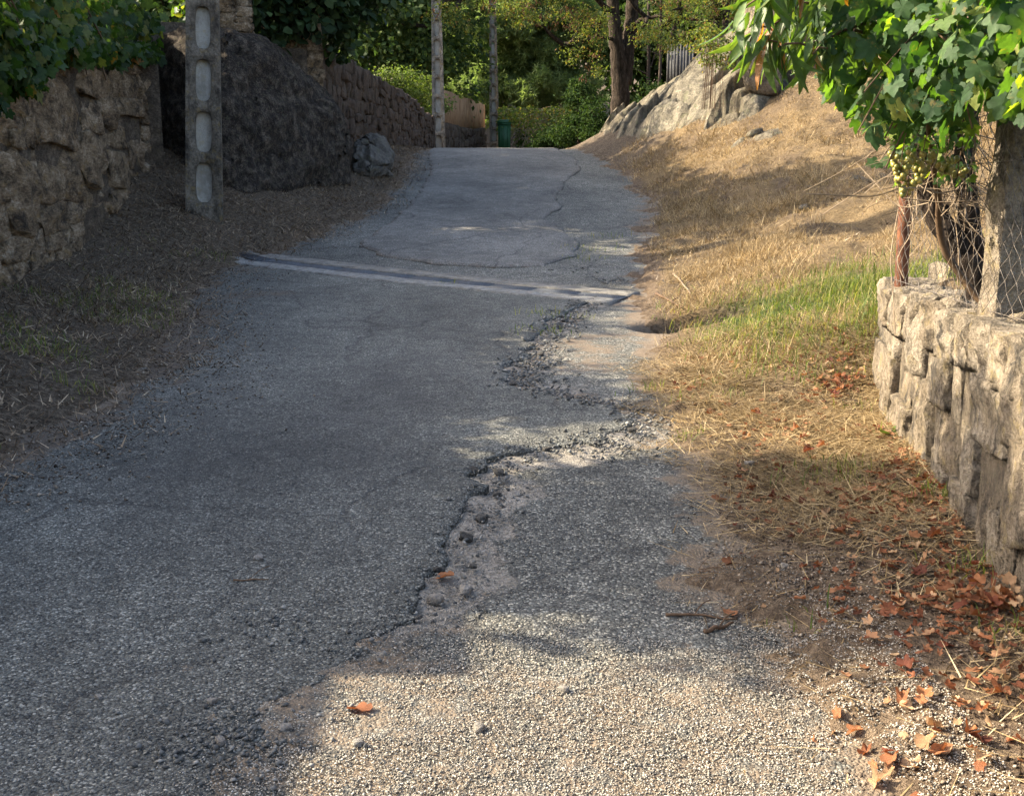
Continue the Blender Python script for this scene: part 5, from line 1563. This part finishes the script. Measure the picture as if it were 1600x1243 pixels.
x, y = sample(150000, -2.4, 1.3, 1.55, 5.5, lambda x, y: in_frame(x, y) * (x < xr(y) + .12) * np.clip((2.6 / y) ** 2, 0, 1), rng)
o = chips('road_chippings', x, y, rng.uniform(.0020, .0042, len(x)), rng, M['chips'], .2)
tag(o, 'fine stone chippings bedded in the near road surface', 'chippings', None, 'stuff')
x, y = sample(60000, .4, 1.9, 1.6, 6.2, lambda x, y: in_frame(x, y) * sstep(-.2, .2, x - xr(y)) * (x < wallx(y)) * np.clip((3.4 / y) ** 2, 0, 1) * (.5 + .5 * fbm(x, y, 2, 3, 52)), rng)
o = chips('verge_gravel', x, y, rng.uniform(.003, .008, len(x)), rng, M['verge_chips'], .1)
tag(o, 'fine brown gravel and crumbs on the near right verge', 'gravel', None, 'stuff')
x, y = sample(40000, -3.6, -1.0, 4.2, 14, lambda x, y: in_frame(x, y) * np.exp(-((x - xl(y) - .15) / .4) ** 2) * np.clip(6 / y, 0, 1) * (.5 + .5 * fbm(x, y, 2, 3, 53)), rng)
o = chips('edge_gravel', x, y, rng.uniform(.005, .011, len(x)), rng, M['verge_chips'], .1)
tag(o, 'grey-brown crumbs along the left road edge', 'gravel', None, 'stuff')
x, y = sample(90000, -1.0, 1.15, 1.55, 3.6, lambda x, y: in_frame(x, y) * sstep(-.25, .1, x + .62 - .35 * (y - 2.2) + .15 * fbm(x, y, 3, 3, 57)) * np.clip((2.4 / y) ** 2, 0, 1) * (1 - sstep(3.0, 3.5, y + .2 * fbm(x, y, 2, 3, 58))), rng)
o = chips('painted_sun_gravel', x, y, rng.uniform(.0018, .0040, len(x)), rng, M['painted_sun_chips'], .15)  # pale chips only where the sun patch falls, as painted sunlight
tag(o, 'fine gravel coloured cream as painted sunlight over the near corner of the road', 'gravel', None, 'stuff')
# loose gravel along the broken edge, in the sunny corner and by the verges
gx_, gy_ = [], []
for i in range(3, len(BREAK) - 1):
    a, b = BREAK[i], BREAK[i + 1]
    k = int(260 * np.linalg.norm(b - a))
    t = rng.random(k)[:, None]
    q = a + (b - a) * t + np.array([.09, 0]) + rng.normal(size=(k, 2)) * .08
    gx_.append(q[:, 0]); gy_.append(q[:, 1])
for (a, b, k, r_) in [(350, 1150, 130, .10), (450, 990, 70, .10), (380, 1190, 90, .09), (480, 1130, 60, .12), (840, 570, 60, .12), (830, 590, 70, .10), (930, 690, 50, .15), (960, 700, 50, .12), (900, 420, 60, .2), (960, 440, 60, .15)]:
    q = G(a, min(b, 1240))
    gx_.append(q[0] + rng.normal(size=k) * r_); gy_.append(q[1] + rng.normal(size=k) * r_)
x, y = np.concatenate(gx_), np.concatenate(gy_)
o = chips('loose_gravel', x, y, rng.uniform(.004, .012, len(x)) * np.clip(y / 4, 1, 1.6), rng, M['chips'], 0.0)
tag(o, 'loose gravel strewn along the broken road edge', 'gravel', None, 'stuff')

# ---- crumbled asphalt lumps in the broken edge, single stones on the road
CH = [rock_mesh('asphalt_lump', 80 + s, 2, .45, .22, 1.8, .08) for s in range(6)]
rk = random.Random(31)
k = 0
for i in range(5, len(BREAK) - 1):
    a, b = BREAK[i], BREAK[i + 1]
    L_ = float(np.linalg.norm(b - a))
    for _ in range(max(1, int(L_ * 4))):
        t = rk.random(); q = a + (b - a) * t + np.array([rk.uniform(-.01, .12), rk.uniform(-.05, .05)])
        o = obj('asphalt_lump', rk.choice(CH), M['chunk'])
        s_ = rk.uniform(.018, .05)
        o.scale = (s_ * rk.uniform(.9, 1.5), s_, s_ * .5)
        o.location = (q[0], q[1], gz(*q) + s_ * .12); o.rotation_euler = (rk.gauss(0, .2), rk.gauss(0, .2), rk.uniform(0, 6.28))
        tag(o, 'dark crumbled asphalt lump lying along the broken edge of the road surface', 'asphalt lump', 'asphalt lumps along the broken edge'); k += 1
PB = [rock_mesh('pebble', 120 + s, 2, .55, .24, 1.5, .07) for s in range(5)]
for j, (px_, py_, s_, lab) in enumerate([(405, 882, .035, 'tan pebble alone on the shaded road'), (748, 1140, .032, 'smooth grey pebble in the sunlit corner'), (880, 1080, .03, 'cream pebble at the top of the sunlit corner'), (332, 1100, .026, 'white pebble left of the sunlit corner'),
                                         (345, 1165, .03, 'grey pebble among loose gravel at the lower left'), (447, 1140, .034, 'angular grey stone on the edge of the sunlight'), (727, 924, .045, 'pale bluish stone in the broken edge'), (680, 940, .05, 'flat pale stone at the lower end of the broken edge'),
                                         (1170, 738, .05, 'cream stone on the leafy verge'), (155, 1095, .02, 'small dark pebble at the lower left'), (560, 1165, .03, 'tan pebble below the reddish leaf'), (1225, 905, .03, 'brown pebble at the edge of the straw')]):
    q = G(px_, py_); s_ *= .75
    o = obj('pebble', PB[j % 5].copy(), M['pebble'])
    o.scale = (s_ * 1.3, s_, s_ * .7); o.rotation_euler = (0, 0, j * 1.3)
    o.location = (q[0], q[1], float(road_top(np.array([q[0]]), np.array([q[1]]))[0]) + s_ * .22)
    tag(o, lab, 'pebble', 'single pebbles on the road')

# ---- fallen leaves
FLT = [((lambda t: (t[0] * np.array([1, 1, 1]) + np.stack([0 * t[0][:, 0], 0 * t[0][:, 0], .22 * np.sin(t[0][:, 0] * 5 + s) * np.abs(t[0][:, 1]) + (.35 + .2 * s % .5) * t[0][:, 1] ** 2], 1), t[1]))(tmpl_vine(50 + s, -.1))) for s in range(7)]
FL = {k_: [single_mesh('fallen_leaf', t_) for t_ in FLT] for k_ in FC}
rf = random.Random(77)
def ground_n(x, y):
    e = .04
    gx0 = float(ground_z(np.array(x + e), np.array(y)) - ground_z(np.array(x - e), np.array(y))) / (2 * e)
    gy0 = float(ground_z(np.array(x), np.array(y + e)) - ground_z(np.array(x), np.array(y - e))) / (2 * e)
    return Vector((-gx0, -gy0, 1)).normalized()
clusters = [(1545, 968, 46, 55, 26, 'dry leaf heaped at the near foot of the right wall', 'leaf heap at the wall foot'),
            (1480, 905, 22, 60, 30, 'dry leaf near the wall in the shade', 'leaves in the shade by the wall'),
            (1310, 608, 40, 50, 16, 'leaf drifted into the far corner of the right wall', 'leaf drift at the wall corner'),
            (1265, 712, 16, 22, 14, 'leaf in the small cluster on the sunlit verge', 'leaves on the sunlit verge'),
            (1230, 680, 26, 90, 40, 'leaf scattered on the sunlit verge', 'leaves scattered on the sunlit verge'),
            (1190, 745, 20, 100, 22, 'leaf at the edge of the shade on the verge', 'leaves at the edge of the shade'),
            (1330, 850, 44, 190, 90, 'dry leaf on the shaded verge', 'leaves on the shaded verge'),
            (1430, 1110, 46, 190, 110, 'dry leaf on the near sunlit straw', 'leaves on the near sunlit straw'),
            (1400, 1200, 16, 220, 40, 'curled leaf at the bottom right of the lane', 'leaves at the bottom right')]
for (cx, cy, n, sx, sy, lab, grp) in clusters:
    for _ in range(n):
        px_, py_ = rf.gauss(cx, sx * .6), rf.gauss(cy, sy * .6)
        if py_ > 1260 or px_ > 1640: continue
        q = G(px_, min(py_, 1250))
        x, y = q
        if y < 5.9: x = min(x, float(wallx(y)) - .06)
        hue = rf.choice(['dark red', 'orange-brown', 'orange-brown', 'tan'] if 'shade' not in lab else ['dark red', 'orange-brown', 'tan'])
        o = obj('fallen_leaf', rf.choice(FL[hue]), M['fallen_' + hue])
        s_ = rf.uniform(.022, .062)
        nv = (ground_n(x, y) + Vector((rf.gauss(0, .28), rf.gauss(0, .28), 0))).normalized()
        o.rotation_mode = 'QUATERNION'
        qt = nv.to_track_quat('Z', 'Y') @ Matrix.Rotation(rf.uniform(0, 6.28), 3, 'Z').to_quaternion()
        o.rotation_quaternion = qt
        o.scale = (s_, s_ * rf.uniform(.5, 1), s_ * rf.choice([1, 1.6, -1, 2.2]))
        o.location = (x, y, float(ground_z(np.array(x), np.array(y))) + .012 + (rf.random() * .05 if 'heaped' in lab or 'drifted' in lab else 0))
        tag(o, ('small ' if s_ < .042 else 'large ') + hue + ' ' + lab, 'leaf', grp)
rng = np.random.default_rng(91)
def d_lv(x, y):
    near_wall = np.exp(-((x - wallx(y) + .12) / .30) ** 2)
    return np.clip((.22 + .75 * near_wall) * (.45 + .9 * fbm(x, y, 2.2, 3, 97)), 0, 1) * (x > xr(y) + .05) * (x < wallx(y) - .03)
x, y = sample(8000, .7, 2.2, 1.7, 7.0, d_lv, rng)
n = len(x)
lp = np.stack([x, y, ground_z(x, y) + rng.uniform(.006, .022, n)], 1)
lsz = rng.uniform(.014, .05, n)
lt = FLT[2]
o = obj('leaf_fragments', scatter_leaves('leaf_fragments', lp, rng.normal(size=(n, 3)) * np.array([1, 1, .25]), np.array([0, 0, 1.0]) + .35 * rng.normal(size=(n, 3)), lsz, lsz * rng.uniform(.4, .9, n), lt), M['fallen'])
tag(o, 'small broken red-brown leaves littering the verge along the right wall', 'leaves', None, 'stuff')
for (px_, py_, lab) in [(575, 1118, 'pinkish dry leaf in the sunlit corner of the road'), (1130, 895, 'pale tan leaf lying on the grey road edge'), (710, 905, 'dark red-brown leaf in the broken edge'), (1140, 968, 'curled brown leaf at the tip of the fallen twig'), (1115, 785, 'rolled brown leaf at the shaded road margin')]:
    q = G(px_, py_)
    o = obj('fallen_leaf', FL['orange-brown'][0], M['fallen_orange-brown'], None, (q[0], q[1], float(road_top(np.array([q[0]]), np.array([q[1]]))[0]) + .012))
    o.scale = (.08, .06, .07); o.rotation_euler = (.1, .15, rf.uniform(0, 6))
    tag(o, lab, 'leaf', 'single leaves on the road')

# ---- twigs
for j, (pts_, r_, lab) in enumerate([([(1040, 965), (1085, 966), (1150, 972)], .006, 'thin brown twig pointing left on the road margin'), ([(1100, 992), (1125, 985), (1145, 978)], .008, 'short thick twig beside the thin brown twig'), ([(1025, 468), (1050, 478), (1066, 488)], .014, 'dark stick at the drain outlet hole'),
                                     ([(1052, 442), (1068, 455), (1080, 468)], .012, 'pale stick leaning over the drain outlet'), ([(1110, 900), (1090, 893), (1140, 897)], .003, 'tiny tan stalk on the road margin'), ([(365, 915), (390, 914), (420, 915)], .004, 'small dark twig on the shaded road'), ([(1380, 770), (1420, 812), (1475, 820)], .003, 'long pale stalk near the wall foot')]):
    q = [np.append(G(*p_), 0) for p_ in pts_]
    for v in q: v[2] = float(road_top(np.array([v[0]]), np.array([v[1]]))[0]) + r_ + .004
    mb = MB(); c_ = curve_pts(q, 4, .003)
    mb.tube(c_, np.linspace(r_, r_ * .5, len(c_)), 5)
    mb.tube(curve_pts([c_[len(c_) // 2], c_[len(c_) // 2] + np.array([.03, .04, .02]), c_[len(c_) // 2] + np.array([.06, .05, .03])], 2), r_ * .4, 4)
    m0 = c_[0].copy()
    me = mb.mesh('twig')
    me.transform(Matrix.Translation(Vector(-m0)))
    tag(obj('twig', me, M['twig'] if j not in (3, 6) else M['twig_dry'], None, tuple(m0)), lab, 'twig')
# broad green weed by the wall
wq = G(1385, 682)
wd = empty('weed', (wq[0], wq[1], gz(*wq)), 'small broad-leaved green weed at the foot of the right wall', 'plant')
for j in range(6):
    o = obj('leaf', PLM[j % 4].copy(), M['leaf_light'], wd)
    o.data.materials.clear(); o.data.materials.append(M['leaf_light'])
    o.scale = (.13, .22, .12); o.rotation_euler = (rf.gauss(0, .2), -.5 + rf.gauss(0, .2), j * 1.05)
    o.location = (0, 0, .01)
